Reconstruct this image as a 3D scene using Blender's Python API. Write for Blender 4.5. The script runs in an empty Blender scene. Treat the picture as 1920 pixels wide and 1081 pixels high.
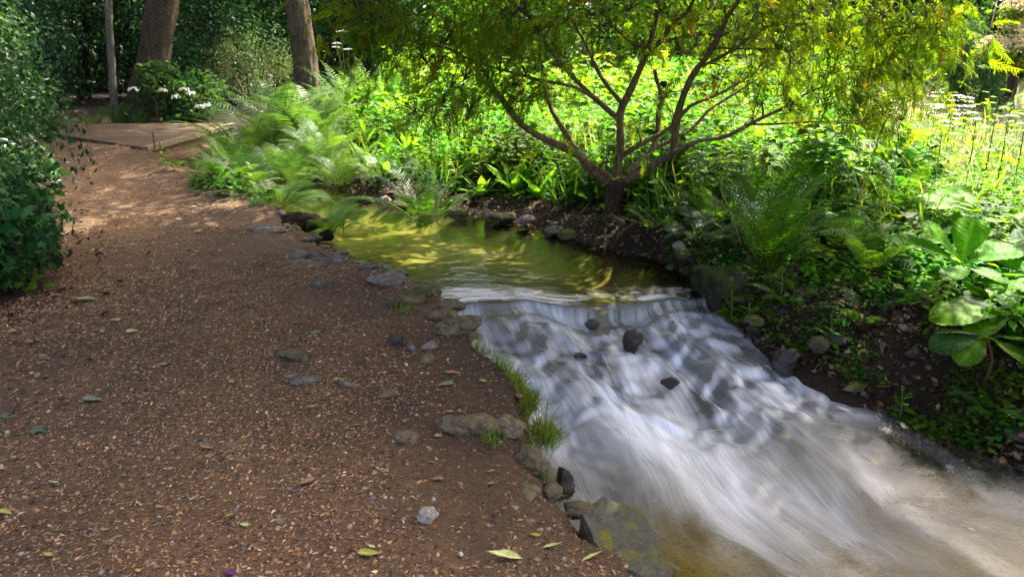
import bpy, math, random
import numpy as np
from mathutils import Vector
PI = math.pi
R = math.radians
rng = np.random.default_rng(7)
random.seed(7)
SC = bpy.context.scene
COL = SC.collection

# ------------------------------------------------------------------ camera, sky, sun, exposure
PITCH = math.atan((540.5 - 95) / 1386.0)
CZ = 1.55
cam_d = bpy.data.cameras.new('camera')
cam = bpy.data.objects.new('camera', cam_d)
COL.objects.link(cam)
cam.location = (0, 0, CZ)
cam.rotation_euler = (PI / 2 - PITCH, 0, 0)
cam_d.sensor_width = 36
cam_d.lens = 26.0
cam_d.clip_start = 0.05
cam_d.clip_end = 500
cam_d.dof.use_dof = True
cam_d.dof.focus_distance = 4.6
cam_d.dof.aperture_fstop = 7.0
SC.camera = cam

SUN_AZ, SUN_EL = R(42), R(56)          # azimuth from +Y towards +X
SUN_TO = Vector((math.sin(SUN_AZ) * math.cos(SUN_EL), math.cos(SUN_AZ) * math.cos(SUN_EL), math.sin(SUN_EL)))
W = bpy.data.worlds.new('World')
SC.world = W
W.use_nodes = True
nt = W.node_tree
nt.nodes.clear()
sky = nt.nodes.new('ShaderNodeTexSky')
sky.sky_type = 'NISHITA'
sky.sun_disc = False
sky.sun_elevation = SUN_EL
sky.sun_rotation = SUN_AZ
sky.air_density = 0.45
sky.dust_density = 6.0
sky.ozone_density = 0.6
bg = nt.nodes.new('ShaderNodeBackground')
bg.inputs[1].default_value = 0.15
wo = nt.nodes.new('ShaderNodeOutputWorld')
nt.links.new(sky.outputs[0], bg.inputs[0])
nt.links.new(bg.outputs[0], wo.inputs[0])
sun_d = bpy.data.lights.new('sun', 'SUN')
sun_d.energy = 3.4
sun_d.angle = R(0.55)
sun_d.color = (1.0, 0.94, 0.82)
sun = bpy.data.objects.new('sun', sun_d)
COL.objects.link(sun)
sun.rotation_euler = SUN_TO.to_track_quat('Z', 'Y').to_euler()
sun.location = (5, 8, 20)

SC.view_settings.view_transform = 'Standard'
SC.view_settings.look = 'None'
SC.view_settings.exposure = 2.85
SC.view_settings.gamma = 1.0
SC.view_settings.use_curve_mapping = False
SC.render.engine = 'CYCLES'
cy = SC.cycles
cy.use_denoising = True
cy.denoising_prefilter = 'ACCURATE'
cy.max_bounces = 6
cy.diffuse_bounces = 3
cy.glossy_bounces = 3
cy.transmission_bounces = 4
cy.transparent_max_bounces = 8
cy.caustics_reflective = False
cy.caustics_refractive = False
cy.sample_clamp_indirect = 6.0


# ------------------------------------------------------------------ numbers: noise, places, rotations
def _hash(ix, iy, iz, seed):
    h = (ix.astype(np.int64) * 374761393 + iy.astype(np.int64) * 668265263 + iz.astype(np.int64) * 2147483647 + seed * 1274126177)
    h = (h ^ (h >> 13)) * 1274126177
    h = h & 0xffffffff
    h = (h ^ (h >> 16)) * 2246822519 & 0xffffffff
    return ((h ^ (h >> 15)) & 0xffffff) / float(0xffffff) * 2 - 1


def noise3(x, y, z, seed=0):
    x, y, z = np.broadcast_arrays(np.asarray(x, float), np.asarray(y, float), np.asarray(z, float))
    ix, iy, iz = np.floor(x), np.floor(y), np.floor(z)
    fx, fy, fz = x - ix, y - iy, z - iz
    fx, fy, fz = (f * f * f * (f * (f * 6 - 15) + 10) for f in (fx, fy, fz))
    r = 0
    for a in (0, 1):
        for b in (0, 1):
            for c in (0, 1):
                w = (fx if a else 1 - fx) * (fy if b else 1 - fy) * (fz if c else 1 - fz)
                r = r + w * _hash(ix + a, iy + b, iz + c, seed)
    return r


def fbm(x, y, z=0.0, oct=4, seed=0, gain=0.5):
    r, a, f = 0, 1.0, 1.0
    for o in range(oct):
        r = r + a * noise3(x * f, y * f, np.asarray(z) * f, seed + o * 17)
        a *= gain
        f *= 2.03
    return r


def sstep(a, b, x):
    t = np.clip((x - a) / (b - a), 0, 1)
    return t * t * (3 - 2 * t)


F_PX = 1386.0


def ray(x, y):
    dx, dy = (x - 960) / F_PX, (540.5 - y) / F_PX
    return np.array([dx, math.cos(PITCH) + math.sin(PITCH) * dy, -math.sin(PITCH) + math.cos(PITCH) * dy])


def at_z(x, y, z=0.0):
    """place on the level z that the survey sheet (photo) shows at x, y"""
    r = ray(x, y)
    t = (z - CZ) / r[2]
    return np.array([r[0] * t, r[1] * t, z])


def at_y(x, y, Y):
    r = ray(x, y)
    t = Y / r[1]
    return np.array([r[0] * t, Y, CZ + r[2] * t])


def rot_zyx(yaw, pitch, roll):
    cy_, sy = np.cos(yaw), np.sin(yaw)
    cp, sp = np.cos(pitch), np.sin(pitch)
    cr, sr = np.cos(roll), np.sin(roll)
    M = np.empty(np.shape(yaw) + (3, 3))
    M[..., 0, 0] = cy_ * cp
    M[..., 0, 1] = cy_ * sp * sr - sy * cr
    M[..., 0, 2] = cy_ * sp * cr + sy * sr
    M[..., 1, 0] = sy * cp
    M[..., 1, 1] = sy * sp * sr + cy_ * cr
    M[..., 1, 2] = sy * sp * cr - cy_ * sr
    M[..., 2, 0] = -sp
    M[..., 2, 1] = cp * sr
    M[..., 2, 2] = cp * cr
    return M


# ------------------------------------------------------------------ meshes and objects
def make_mesh(name, V, F, col=None, smooth=False, extra=None):
    """V (n,3), F (m,3) or (m,4) int array, col (n,3)"""
    V = np.ascontiguousarray(V, dtype=np.float32)
    F = np.ascontiguousarray(F, dtype=np.int32)
    k = F.shape[1]
    me = bpy.data.meshes.new(name)
    me.vertices.add(len(V))
    me.vertices.foreach_set('co', V.ravel())
    me.loops.add(F.size)
    me.loops.foreach_set('vertex_index', F.ravel())
    me.polygons.add(len(F))
    me.polygons.foreach_set('loop_start', np.arange(0, F.size, k, dtype=np.int32))
    me.polygons.foreach_set('loop_total', np.full(len(F), k, dtype=np.int32))
    if smooth:
        me.polygons.foreach_set('use_smooth', np.ones(len(F), dtype=bool))
    if col is not None:
        a = me.attributes.new('col', 'FLOAT_COLOR', 'POINT')
        c = np.ones((len(V), 4), dtype=np.float32)
        c[:, :3] = col
        a.data.foreach_set('color', c.ravel())
    for nm, arr in (extra or {}).items():
        a = me.attributes.new(nm, 'FLOAT', 'POINT')
        a.data.foreach_set('value', np.ascontiguousarray(arr, dtype=np.float32))
    me.update(calc_edges=True)
    return me


def link(name, me, mat=None, parent=None, loc=None, rot=None, scale=None):
    o = bpy.data.objects.new(name, me)
    COL.objects.link(o)
    if mat is not None and me is not None and len(me.materials) == 0:
        me.materials.append(mat)
    if parent is not None:
        o.parent = parent
    if loc is not None:
        o.location = loc
    if rot is not None:
        o.rotation_euler = rot
    if scale is not None:
        o.scale = (scale,) * 3 if np.isscalar(scale) else scale
    return o


def tag(o, label, cat, group=None, kind=None):
    o['label'] = label
    o['category'] = cat
    if group:
        o['group'] = group
    if kind:
        o['kind'] = kind
    return o


def thing(name, label, cat, loc=(0, 0, 0), rz=0.0, group=None):
    o = link(name, None, loc=loc, rot=(0, 0, rz))
    o.empty_display_size = 0.1
    return tag(o, label, cat, group)


def structure(o, label=None):
    o['kind'] = 'structure'
    if label:
        o['label'] = label
    return o


def merge(parts):
    """list of (V,F[,C]) triangles -> one (V,F,C)"""
    Vs, Fs, Cs, n = [], [], [], 0
    for p in parts:
        V, F = np.asarray(p[0], float), np.asarray(p[1], int)
        C = np.asarray(p[2], float) if len(p) > 2 and p[2] is not None else np.ones((len(V), 3))
        if C.ndim == 1:
            C = np.tile(C, (len(V), 1))
        Vs.append(V)
        Fs.append(F + n)
        Cs.append(C)
        n += len(V)
    return np.concatenate(Vs), np.concatenate(Fs), np.concatenate(Cs)


def scatter(T, pos, M, scl, col):
    """copies of template T=(V,F,C) at pos with rotations M, scale (n,) or (n,3), colour (n,3) -> arrays"""
    V, Fc, C = T
    n = len(pos)
    scl = np.asarray(scl, float)
    if scl.ndim == 1:
        scl = scl[:, None].repeat(3, 1)
    X = V[None] * scl[:, None, :]
    X = np.einsum('nij,nvj->nvi', M, X) + pos[:, None, :]
    Fa = Fc[None] + (np.arange(n) * len(V))[:, None, None]
    Ca = C[None] * col[:, None, :]
    return X.reshape(-1, 3), Fa.reshape(-1, 3), Ca.reshape(-1, 3)


def scatter_many(Ts, pos, M, scl, col):
    k = rng.integers(0, len(Ts), len(pos))
    out = []
    for i, T in enumerate(Ts):
        m = k == i
        if m.any():
            out.append(scatter(T, pos[m], M[m], np.asarray(scl)[m], col[m]))
    return merge(out)


def tube(P, rad, n=8, cap=True, rough=0.0, seed=0, ridge=0.0):
    P = np.asarray(P, float)
    rad = np.asarray(rad, float)
    t = np.gradient(P, axis=0)
    t /= np.linalg.norm(t, axis=1)[:, None] + 1e-9
    ref = np.array([0.31, 0.87, 0.2])
    a = np.cross(t, ref)
    a /= np.linalg.norm(a, axis=1)[:, None] + 1e-9
    b = np.cross(t, a)
    th = np.linspace(0, 2 * PI, n, endpoint=False)
    rr = rad[:, None] * np.ones(n)[None]
    if rough:
        rr = rr * (1 + rough * fbm(np.cos(th)[None] * 1.5 + seed, np.sin(th)[None] * 1.5 + P[:, 2:3] * 0.0, np.linspace(0, len(P) * .35, len(P))[:, None], 3, seed))
    if ridge:
        zz_ = np.linspace(0, len(P) * .22, len(P))[:, None]
        rr = rr * (1 + ridge * (1 - 2.2 * np.abs(noise3(np.cos(th)[None] * 4.2 + .4 * noise3(zz_, 0, 0, seed), np.sin(th)[None] * 4.2, zz_, seed + 5))))
    V = P[:, None] + rr[..., None] * (np.cos(th)[None, :, None] * a[:, None] + np.sin(th)[None, :, None] * b[:, None])
    V = V.reshape(-1, 3)
    m = len(P)
    i = np.arange(m - 1)[:, None] * n
    j = np.arange(n)[None]
    j2 = (j + 1) % n
    q = np.stack([i + j, i + j2, i + n + j2, i + n + j], -1).reshape(-1, 4)
    Fq = np.concatenate([q[:, [0, 1, 2]], q[:, [0, 2, 3]]])
    if cap:
        V = np.concatenate([V, P[-1:] + t[-1:] * rad[-1] * .5])
        k = len(V) - 1
        e = (m - 1) * n
        Fq = np.concatenate([Fq, np.stack([e + np.arange(n), e + (np.arange(n) + 1) % n, np.full(n, k)], -1)])
    return V, Fq


def smooth_path(P, n):
    """Catmull-Rom through P with n samples"""
    P = np.asarray(P, float)
    Q = np.concatenate([[2 * P[0] - P[1]], P, [2 * P[-1] - P[-2]]])
    s = np.linspace(0, len(P) - 1 - 1e-6, n)
    i = np.floor(s).astype(int)
    f = (s - i)[:, None]
    p0, p1, p2, p3 = Q[i], Q[i + 1], Q[i + 2], Q[i + 3]
    return .5 * ((2 * p1) + (-p0 + p2) * f + (2 * p0 - 5 * p1 + 4 * p2 - p3) * f ** 2 + (-p0 + 3 * p1 - 3 * p2 + p3) * f ** 3)


# ------------------------------------------------------------------ materials
def new_mat(name):
    m = bpy.data.materials.new(name)
    m.use_nodes = True
    t = m.node_tree
    t.nodes.clear()
    out = t.nodes.new('ShaderNodeOutputMaterial')
    return m, t, out


def N(t, typ, **kw):
    n = t.nodes.new(typ)
    for k, v in kw.items():
        if hasattr(n, k) and not k.startswith('i_'):
            setattr(n, k, v)
    return n


def attr(t, name='col'):
    a = N(t, 'ShaderNodeAttribute')
    a.attribute_name = name
    return a


def mixc(t, a, b, fac, mode='MIX'):
    m = N(t, 'ShaderNodeMix')
    m.data_type = 'RGBA'
    m.blend_type = mode
    for sock, v in ((m.inputs[6], a), (m.inputs[7], b), (m.inputs[0], fac)):
        if hasattr(v, 'is_output') or isinstance(v, bpy.types.NodeSocket):
            t.links.new(v, sock)
        elif isinstance(v, (tuple, list)):
            sock.default_value = (*v, 1.0)
        else:
            sock.default_value = v
    return m.outputs[2]


def tex_noise(t, scale, detail=4, rough=.55, vec=None, dist=0.0):
    n = N(t, 'ShaderNodeTexNoise')
    n.inputs['Scale'].default_value = scale
    n.inputs['Detail'].default_value = detail
    n.inputs['Roughness'].default_value = rough
    n.inputs['Distortion'].default_value = dist
    if vec is not None:
        t.links.new(vec, n.inputs['Vector'])
    return n


def ramp(t, src, stops):
    r = N(t, 'ShaderNodeValToRGB')
    els = r.color_ramp.elements
    while len(els) < len(stops):
        els.new(0.5)
    for e, (p, c) in zip(els, stops):
        e.position = p
        e.color = (*c, 1) if len(c) == 3 else c
    t.links.new(src, r.inputs[0])
    return r.outputs[0]


def bump(t, h, strength, dist, normal=None):
    b = N(t, 'ShaderNodeBump')
    b.inputs['Strength'].default_value = strength
    b.inputs['Distance'].default_value = dist
    t.links.new(h, b.inputs['Height'])
    if normal is not None:
        t.links.new(normal, b.inputs['Normal'])
    return b.outputs[0]


def geo_pos(t):
    return N(t, 'ShaderNodeNewGeometry').outputs['Position']


def leaf_mat(name, base, trans=0.45, gloss=0.5, rough=0.38, vary=0.25, hue=0.03, tint=(1.35, 1.3, .4)):
    m, t, out = new_mat(name)
    c = mixc(t, attr(t).outputs['Color'], base, 1.0, 'MULTIPLY')
    oi = N(t, 'ShaderNodeObjectInfo')
    hsv = N(t, 'ShaderNodeHueSaturation')
    mr = N(t, 'ShaderNodeMapRange')
    mr.inputs[3].default_value = 1 - vary
    mr.inputs[4].default_value = 1 + vary
    t.links.new(oi.outputs['Random'], mr.inputs[0])
    t.links.new(mr.outputs[0], hsv.inputs['Value'])
    nz = tex_noise(t, 1.7, 2)
    mh = N(t, 'ShaderNodeMapRange')
    mh.inputs[1].default_value = .3
    mh.inputs[2].default_value = .7
    mh.inputs[3].default_value = .5 - hue
    mh.inputs[4].default_value = .5 + hue
    t.links.new(geo_pos(t), nz.inputs['Vector'])
    t.links.new(nz.outputs[0], mh.inputs[0])
    t.links.new(mh.outputs[0], hsv.inputs['Hue'])
    t.links.new(c, hsv.inputs['Color'])
    c = hsv.outputs[0]
    d = N(t, 'ShaderNodeBsdfDiffuse')
    tr = N(t, 'ShaderNodeBsdfTranslucent')
    g = N(t, 'ShaderNodeBsdfGlossy')
    g.inputs['Roughness'].default_value = rough
    g.inputs['Color'].default_value = (1, 1, 1, 1)
    t.links.new(c, d.inputs[0])
    t.links.new(mixc(t, c, tint, 1.0, 'MULTIPLY'), tr.inputs[0])
    m1 = N(t, 'ShaderNodeMixShader')
    m1.inputs[0].default_value = trans
    t.links.new(d.outputs[0], m1.inputs[1])
    t.links.new(tr.outputs[0], m1.inputs[2])
    fr = N(t, 'ShaderNodeFresnel')
    fr.inputs[0].default_value = 1.42
    mu = N(t, 'ShaderNodeMath', operation='MULTIPLY')
    mu.inputs[1].default_value = gloss
    t.links.new(fr.outputs[0], mu.inputs[0])
    m2 = N(t, 'ShaderNodeMixShader')
    t.links.new(mu.outputs[0], m2.inputs[0])
    t.links.new(m1.outputs[0], m2.inputs[1])
    t.links.new(g.outputs[0], m2.inputs[2])
    t.links.new(m2.outputs[0], out.inputs[0])
    return m


def principled(t, out, color, rough=.8, spec=.3, normal=None):
    p = N(t, 'ShaderNodeBsdfPrincipled')
    if isinstance(color, bpy.types.NodeSocket):
        t.links.new(color, p.inputs['Base Color'])
    else:
        p.inputs['Base Color'].default_value = (*color, 1)
    if isinstance(rough, bpy.types.NodeSocket):
        t.links.new(rough, p.inputs['Roughness'])
    else:
        p.inputs['Roughness'].default_value = rough
    p.inputs['Specular IOR Level'].default_value = spec
    if normal is not None:
        t.links.new(normal, p.inputs['Normal'])
    t.links.new(p.outputs[0], out.inputs[0])
    return p


def ground_mat(name, tones, scale=60, bstr=.6, bdist=.012, rough=.9, spec=.2, use_col=True):
    m, t, out = new_mat(name)
    pos = geo_pos(t)
    n1 = tex_noise(t, scale, 6, .7, pos)
    n2 = tex_noise(t, 1.5, 4, .6, pos)
    v = N(t, 'ShaderNodeTexVoronoi')
    v.inputs['Scale'].default_value = scale * 1.6
    t.links.new(pos, v.inputs['Vector'])
    c = ramp(t, n1.outputs[0], [(.28, tones[0]), (.48, tones[1]), (.6, tones[1]), (.74, tones[2])])
    c = mixc(t, c, v.outputs['Color'], .10, 'OVERLAY')
    c2 = ramp(t, n2.outputs[0], [(.3, (.62, .62, .62)), (.7, (1.25, 1.2, 1.15))])
    c = mixc(t, c, c2, 1.0, 'MULTIPLY')
    if use_col:
        c = mixc(t, c, attr(t).outputs['Color'], 1.0, 'MULTIPLY')
    h = mixc(t, n1.outputs[0], v.outputs['Distance'], .5)
    principled(t, out, c, rough, spec, bump(t, h, bstr, bdist))
    return m


def bark_mat(name, dark, light, moss=None, moss_amt=0.0, vs=6.0, scale=9, bd=.03):
    m, t, out = new_mat(name)
    tc = N(t, 'ShaderNodeTexCoord')
    mp = N(t, 'ShaderNodeMapping')
    mp.inputs['Scale'].default_value = (vs, vs, 1.0)
    t.links.new(tc.outputs['Object'], mp.inputs[0])
    n1 = tex_noise(t, scale, 6, .65, mp.outputs[0], .6)
    n2 = tex_noise(t, 2.5, 4, .6, tc.outputs['Object'])
    c = ramp(t, n1.outputs[0], [(.34, dark), (.66, light)])
    c = mixc(t, c, ramp(t, n2.outputs[0], [(.3, (.6, .6, .6)), (.7, (1.2, 1.2, 1.2))]), 1.0, 'MULTIPLY')
    if moss:
        n3 = tex_noise(t, 7.0, 4, .6, tc.outputs['Object'])
        g = N(t, 'ShaderNodeNewGeometry')
        sx = N(t, 'ShaderNodeSeparateXYZ')
        t.links.new(g.outputs['Normal'], sx.inputs[0])
        ad = N(t, 'ShaderNodeMath', operation='MULTIPLY_ADD')
        t.links.new(sx.outputs[2], ad.inputs[0])
        ad.inputs[1].default_value = .22
        t.links.new(n3.outputs[0], ad.inputs[2])
        f = ramp(t, ad.outputs[0], [(.72 - moss_amt, (0, 0, 0)), (.86 - moss_amt, (1, 1, 1))])
        c = mixc(t, c, moss, f)
    principled(t, out, c, .85, .2, bump(t, n1.outputs[0], .9, bd))
    return m


def stone_mat(name, a, b, moss=(.05, .07, .012), moss_amt=0.0, rough=.82, spec=.18, dirt=(.05, .03, .018)):
    m, t, out = new_mat(name)
    tc = N(t, 'ShaderNodeTexCoord')
    oi = N(t, 'ShaderNodeObjectInfo')
    vec = N(t, 'ShaderNodeVectorMath', operation='ADD')
    t.links.new(geo_pos(t), vec.inputs[0])
    t.links.new(oi.outputs['Random'], vec.inputs[1])
    n1 = tex_noise(t, 22, 8, .75, vec.outputs[0], .8)
    n2 = tex_noise(t, 120, 4, .75, vec.outputs[0])
    c = ramp(t, n1.outputs[0], [(.36, a), (.64, b)])
    c = mixc(t, c, ramp(t, n2.outputs[0], [(.3, (.7, .7, .7)), (.7, (1.2, 1.2, 1.2))]), 1.0, 'MULTIPLY')
    hv = N(t, 'ShaderNodeHueSaturation')
    mr = N(t, 'ShaderNodeMapRange')
    mr.inputs[3].default_value = .75
    mr.inputs[4].default_value = 1.25
    t.links.new(oi.outputs['Random'], mr.inputs[0])
    t.links.new(mr.outputs[0], hv.inputs['Value'])
    t.links.new(c, hv.inputs['Color'])
    c = hv.outputs[0]
    n3 = tex_noise(t, 9, 5, .65, vec.outputs[0])
    g = N(t, 'ShaderNodeNewGeometry')
    sx = N(t, 'ShaderNodeSeparateXYZ')
    t.links.new(g.outputs['Normal'], sx.inputs[0])
    if moss_amt > 0:
        ad = N(t, 'ShaderNodeMath', operation='MULTIPLY_ADD')
        t.links.new(sx.outputs[2], ad.inputs[0])
        ad.inputs[1].default_value = .15
        t.links.new(n3.outputs[0], ad.inputs[2])
        f = ramp(t, ad.outputs[0], [(.80 - moss_amt, (0, 0, 0)), (.92 - moss_amt, (1, 1, 1))])
        n4 = tex_noise(t, 160, 3, .7, vec.outputs[0])
        mc = mixc(t, tuple(x * .5 for x in moss), tuple(x * 1.7 for x in moss), n4.outputs[0])
        c = mixc(t, c, mc, f)
    h = mixc(t, n1.outputs[0], n2.outputs[0], .35)
    principled(t, out, c, rough, spec, bump(t, h, 1.0, .02))
    return m


def plain_mat(name, color, rough=.7, spec=.3, nscale=30, amt=.35, bd=.004):
    m, t, out = new_mat(name)
    tc = N(t, 'ShaderNodeTexCoord')
    n1 = tex_noise(t, nscale, 5, .65, tc.outputs['Object'])
    c = ramp(t, n1.outputs[0], [(.3, tuple(x * (1 - amt) for x in color)), (.7, tuple(x * (1 + amt) for x in color))])
    principled(t, out, c, rough, spec, bump(t, n1.outputs[0], .5, bd))
    return m


def col_mat(name, rough=.8, spec=.25, trans=0.0):
    """colour straight from the piece's own colour attribute"""
    m, t, out = new_mat(name)
    principled(t, out, attr(t).outputs['Color'], rough, spec)
    return m


M_PATH = ground_mat('path_soil', [(.018, .0098, .0042), (.070, .039, .0165), (.165, .096, .046)], 55, .8, .012, .85, .3)
M_GROUND = ground_mat('woodland_soil', [(.007, .0045, .0025), (.026, .016, .008), (.075, .045, .022)], 45, .9, .02, .9, .2)
M_BED = ground_mat('stream_bed', [(.055, .054, .013), (.19, .165, .040), (.36, .30, .09)], 38, .5, .01, .7, .3)
M_CHIP = col_mat('bark_chips', .75, .3)
M_LITTER = col_mat('leaf_litter', .8, .25)
M_ROCK_TAN = stone_mat('tan_stone', (.050, .034, .018), (.20, .15, .085), moss=(.05, .052, .010), moss_amt=.10)
M_ROCK_BANK = stone_mat('bank_boulder', (.052, .038, .020), (.18, .14, .08), moss=(.075, .08, .012), moss_amt=.14)
M_ROCK_GREY = stone_mat('grey_stone', (.048, .037, .028), (.21, .17, .13), moss_amt=0)
M_ROCK_DARK = stone_mat('dark_wet_stone', (.007, .005, .0035), (.045, .031, .021), rough=.28, spec=.5)
M_ROCK_MOSS = stone_mat('mossy_stone', (.035, .028, .016), (.12, .095, .054), moss=(.055, .062, .008), moss_amt=.26)
M_ROCK_WHITE = stone_mat('white_stone', (.16, .125, .09), (.42, .36, .29))
M_SLAB = stone_mat('slab_stone', (.036, .034, .022), (.092, .085, .058), moss=(.10, .095, .005), moss_amt=.13, rough=.6)
M_PEAT = ground_mat('peat_soil', [(.008, .005, .0025), (.04, .023, .012), (.10, .06, .033)], 70, 1.0, .03, .95, .1, False)
M_BARK = bark_mat('tree_bark', (.035, .023, .013), (.20, .14, .085), (.05, .06, .012), -.06, 6, 9, .06)
M_BARK_GREY = bark_mat('pale_bark', (.10, .085, .06), (.30, .255, .185), None, 0, 2.5, 9, .02)
M_BARK_DARK = bark_mat('dark_bark', (.018, .012, .008), (.075, .05, .032), None, 0, 6, 7, .05)
M_LIMB = bark_mat('limb_bark', (.075, .045, .02), (.25, .17, .085), (.11, .11, .012), .04, 3, 14, .012)
M_TWIG = bark_mat('twig_bark', (.04, .026, .015), (.11, .075, .04), (.07, .075, .012), .02, 3, 20, .004)
M_YEW = leaf_mat('drooping_conifer_leaf', (1, 1, 1), .6, .08, .5, .0, .02)
M_COVER = leaf_mat('ground_cover_leaf', (1, 1, 1), .55, .09, .5, .0, .03)
M_FERN = leaf_mat('fern_frond_leaf', (1, 1, 1), .5, .07, .5, .22, .02)
M_DARKLEAF = leaf_mat('evergreen_leaf', (1, 1, 1), .28, .14, .62, .0, .03)
M_TREELEAF = leaf_mat('tree_leaf', (1, 1, 1), .55, .08, .5, .0, .03)
M_BIGLEAF = leaf_mat('big_leaf', (1, 1, 1), .66, .09, .45, .12, .015)
M_GRASS = leaf_mat('grass_blade', (1, 1, 1), .5, .12, .5, .0, .03)
M_STRAW = leaf_mat('straw_grass', (1, 1, 1), .4, .1, .5, .0, .02, (1, 1, .9))
M_PETAL = leaf_mat('white_petal', (1, 1, 1), .4, .2, .5, .0, .0, (1, 1, 1))
M_FALLEN = leaf_mat('fallen_leaf', (1, 1, 1), .25, .5, .45, .15, .02, (1, 1, .8))
M_RUST = plain_mat('rusted_steel', (.13, .052, .03), .7, .4, 22, .5)
M_DECK = ground_mat('bridge_grit', [(.040, .026, .015), (.075, .050, .030), (.12, .084, .052)], 90, .35, .004, .9, .2, False)
M_BOARD = plain_mat('weathered_board', (.16, .115, .07), .8, .2, 18, .4)
M_STALK = plain_mat('plant_stalk', (.07, .095, .02), .6, .3, 30, .3)
M_STALK_BROWN = plain_mat('brown_stalk', (.10, .045, .02), .7, .3, 30, .4)

# ------------------------------------------------------------------ stream survey and terrain
# rows of (left bank, right bank, water level), upstream to downstream
ROWS = [((-12, 16.4), (-12, 18.0), -.12), ((-8.4, 13.8), (-8.4, 15.3), -.12), ((-5.15, 11.25), (-4.6, 13.4), -.12), ((-3.75, 9.4), (-3.0, 10.3), -.12),
        ((-2.72, 8.2), (-1.95, 8.95), -.12), ((-2.05, 7.25), (-1.33, 8.3), -.12), ((-1.86, 6.65), (-.63, 7.84), -.12),
        ((-1.52, 6.27), (.0, 7.27), -.12), ((-1.14, 5.85), (.63, 6.56), -.12), ((-.80, 5.45), (1.18, 5.80), -.12),
        ((-.55, 5.12), (1.33, 5.30), -.12), ((-.43, 4.86), (1.38, 5.06), -.125),
        ((-.35, 4.66), (1.44, 4.88), -.22), ((-.24, 4.34), (1.55, 4.66), -.30), ((-.12, 4.02), (1.70, 4.38), -.38),
        ((.02, 3.66), (1.93, 4.12), -.45), ((.12, 3.34), (2.14, 3.82), -.50), ((.19, 3.02), (2.33, 3.50), -.50),
        ((.25, 2.76), (2.55, 3.15), -.50), ((.36, 2.56), (2.80, 2.76), -.50), ((.50, 2.30), (3.05, 2.35), -.50),
        ((.62, 1.9), (3.4, 1.8), -.50), ((.9, 1.1), (3.9, 1.0), -.50), ((1.6, -1.0), (4.6, -1.0), -.50), ((2.2, -4), (5.2, -4), -.5)]
LB = np.array([r[0] for r in ROWS])
RB = np.array([r[1] for r in ROWS])
POLY = np.concatenate([LB, RB[::-1]])
ISRIGHT = np.array([0] * (len(LB) - 1) + [0] + [1] * (len(RB) - 1) + [1])


def stream_sd(x, y):
    """signed distance to the stream (negative inside) and whether the right bank is the nearest"""
    x = np.asarray(x, float).ravel()
    y = np.asarray(y, float).ravel()
    best = np.full(x.shape, 1e9)
    side = np.zeros(x.shape)
    ins = np.zeros(x.shape, bool)
    n = len(POLY)
    for i in range(n):
        ax, ay = POLY[i]
        bx, by = POLY[(i + 1) % n]
        ex, ey = bx - ax, by - ay
        L2 = ex * ex + ey * ey
        s = np.clip(((x - ax) * ex + (y - ay) * ey) / L2, 0, 1)
        d = np.hypot(x - ax - s * ex, y - ay - s * ey)
        m = d < best
        best = np.where(m, d, best)
        side = np.where(m, ISRIGHT[i], side)
        if by != ay:
            c = ((ay > y) != (by > y)) & (x < (bx - ax) * (y - ay) / (by - ay) + ax)
            ins ^= c
    return np.where(ins, -best, best), side


def water_z(y):
    return np.interp(y, [3.6, 3.9, 4.85, 5.02, 5.1], [-.5, -.45, -.22, -.14, -.12])


PATH_LEFT_Y = np.array([-3, 1.5, 3.2, 4.4, 5.66, 7.27, 11.06, 13.2, 16])
PATH_LEFT_X = np.array([-2.6, -2.7, -2.85, -3.05, -3.55, -4.6, -7.2, -8.6, -9.6])


def path_left(y):
    return np.interp(y, PATH_LEFT_Y, PATH_LEFT_X)


def ground_z(x, y, detail=True):
    sh = np.shape(x)
    x = np.asarray(x, float).ravel()
    y = np.asarray(y, float).ravel()
    d, side = stream_sd(x, y)
    zw = water_z(y)
    low = sstep(5.1, 4.5, y)
    jit = .085 * fbm(x * 2.6, y * 2.6, 0, 3, 3)
    dd = d + jit * (d > 0)
    # left bank
    wl = .30 - .10 * low
    zl = (zw - .035) + (0.0 - zw + .035) * sstep(0, 1, np.clip(dd, 0, 9) / wl)
    pl = path_left(y)
    zl = zl + .25 * sstep(0, 2.5, pl - x) + np.clip(.02 * (pl - x - 2), 0, .6)
    q_ = y - (11.2 + (-5.55 - x) * .76)
    zl = zl + .165 * sstep(-2.6, -.05, q_) * sstep(.0, .5, dd) * (x > -9.5)
    # right bank
    wr = .34 + .26 * low
    zr = (zw - .035) + (.02 - zw + .035) * sstep(0, 1, np.clip(dd, 0, 9) / wr) + .13 * sstep(.2, 1.8, dd) + np.clip(.012 * (dd - 1.5), 0, .5)
    z = np.where(side > .5, zr, zl)
    bed = zw - np.clip(.035 + .40 * (-d), 0, .17 - .06 * low)
    z = np.where(d < 0, bed, z)
    z = z - .20 * np.exp(-((x - .38) ** 2 + (y - 2.42) ** 2) / .075) * (d > 0)
    if detail:
        near = sstep(14, 6, np.hypot(x, y))
        rgt = (side > .5) & (d > 0)
        rim = .2 + .8 * sstep(.02, .28, d)
        a = np.where(d < 0, .012, np.where(rgt, .035 * rim, .012))
        z = z + a * fbm(x * 3.1, y * 3.1, 0, 3, 11) + near * np.where(rgt, .045 * rim, .007) * fbm(x * 7, y * 7, 0, 2, 5)
        z = z + .03 * fbm(x * .5, y * .5, 0, 2, 23) * sstep(0, .6, np.abs(d))
    return z.reshape(sh)


def gz(x, y):
    return float(ground_z(np.array([x]), np.array([y]))[0])


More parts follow.
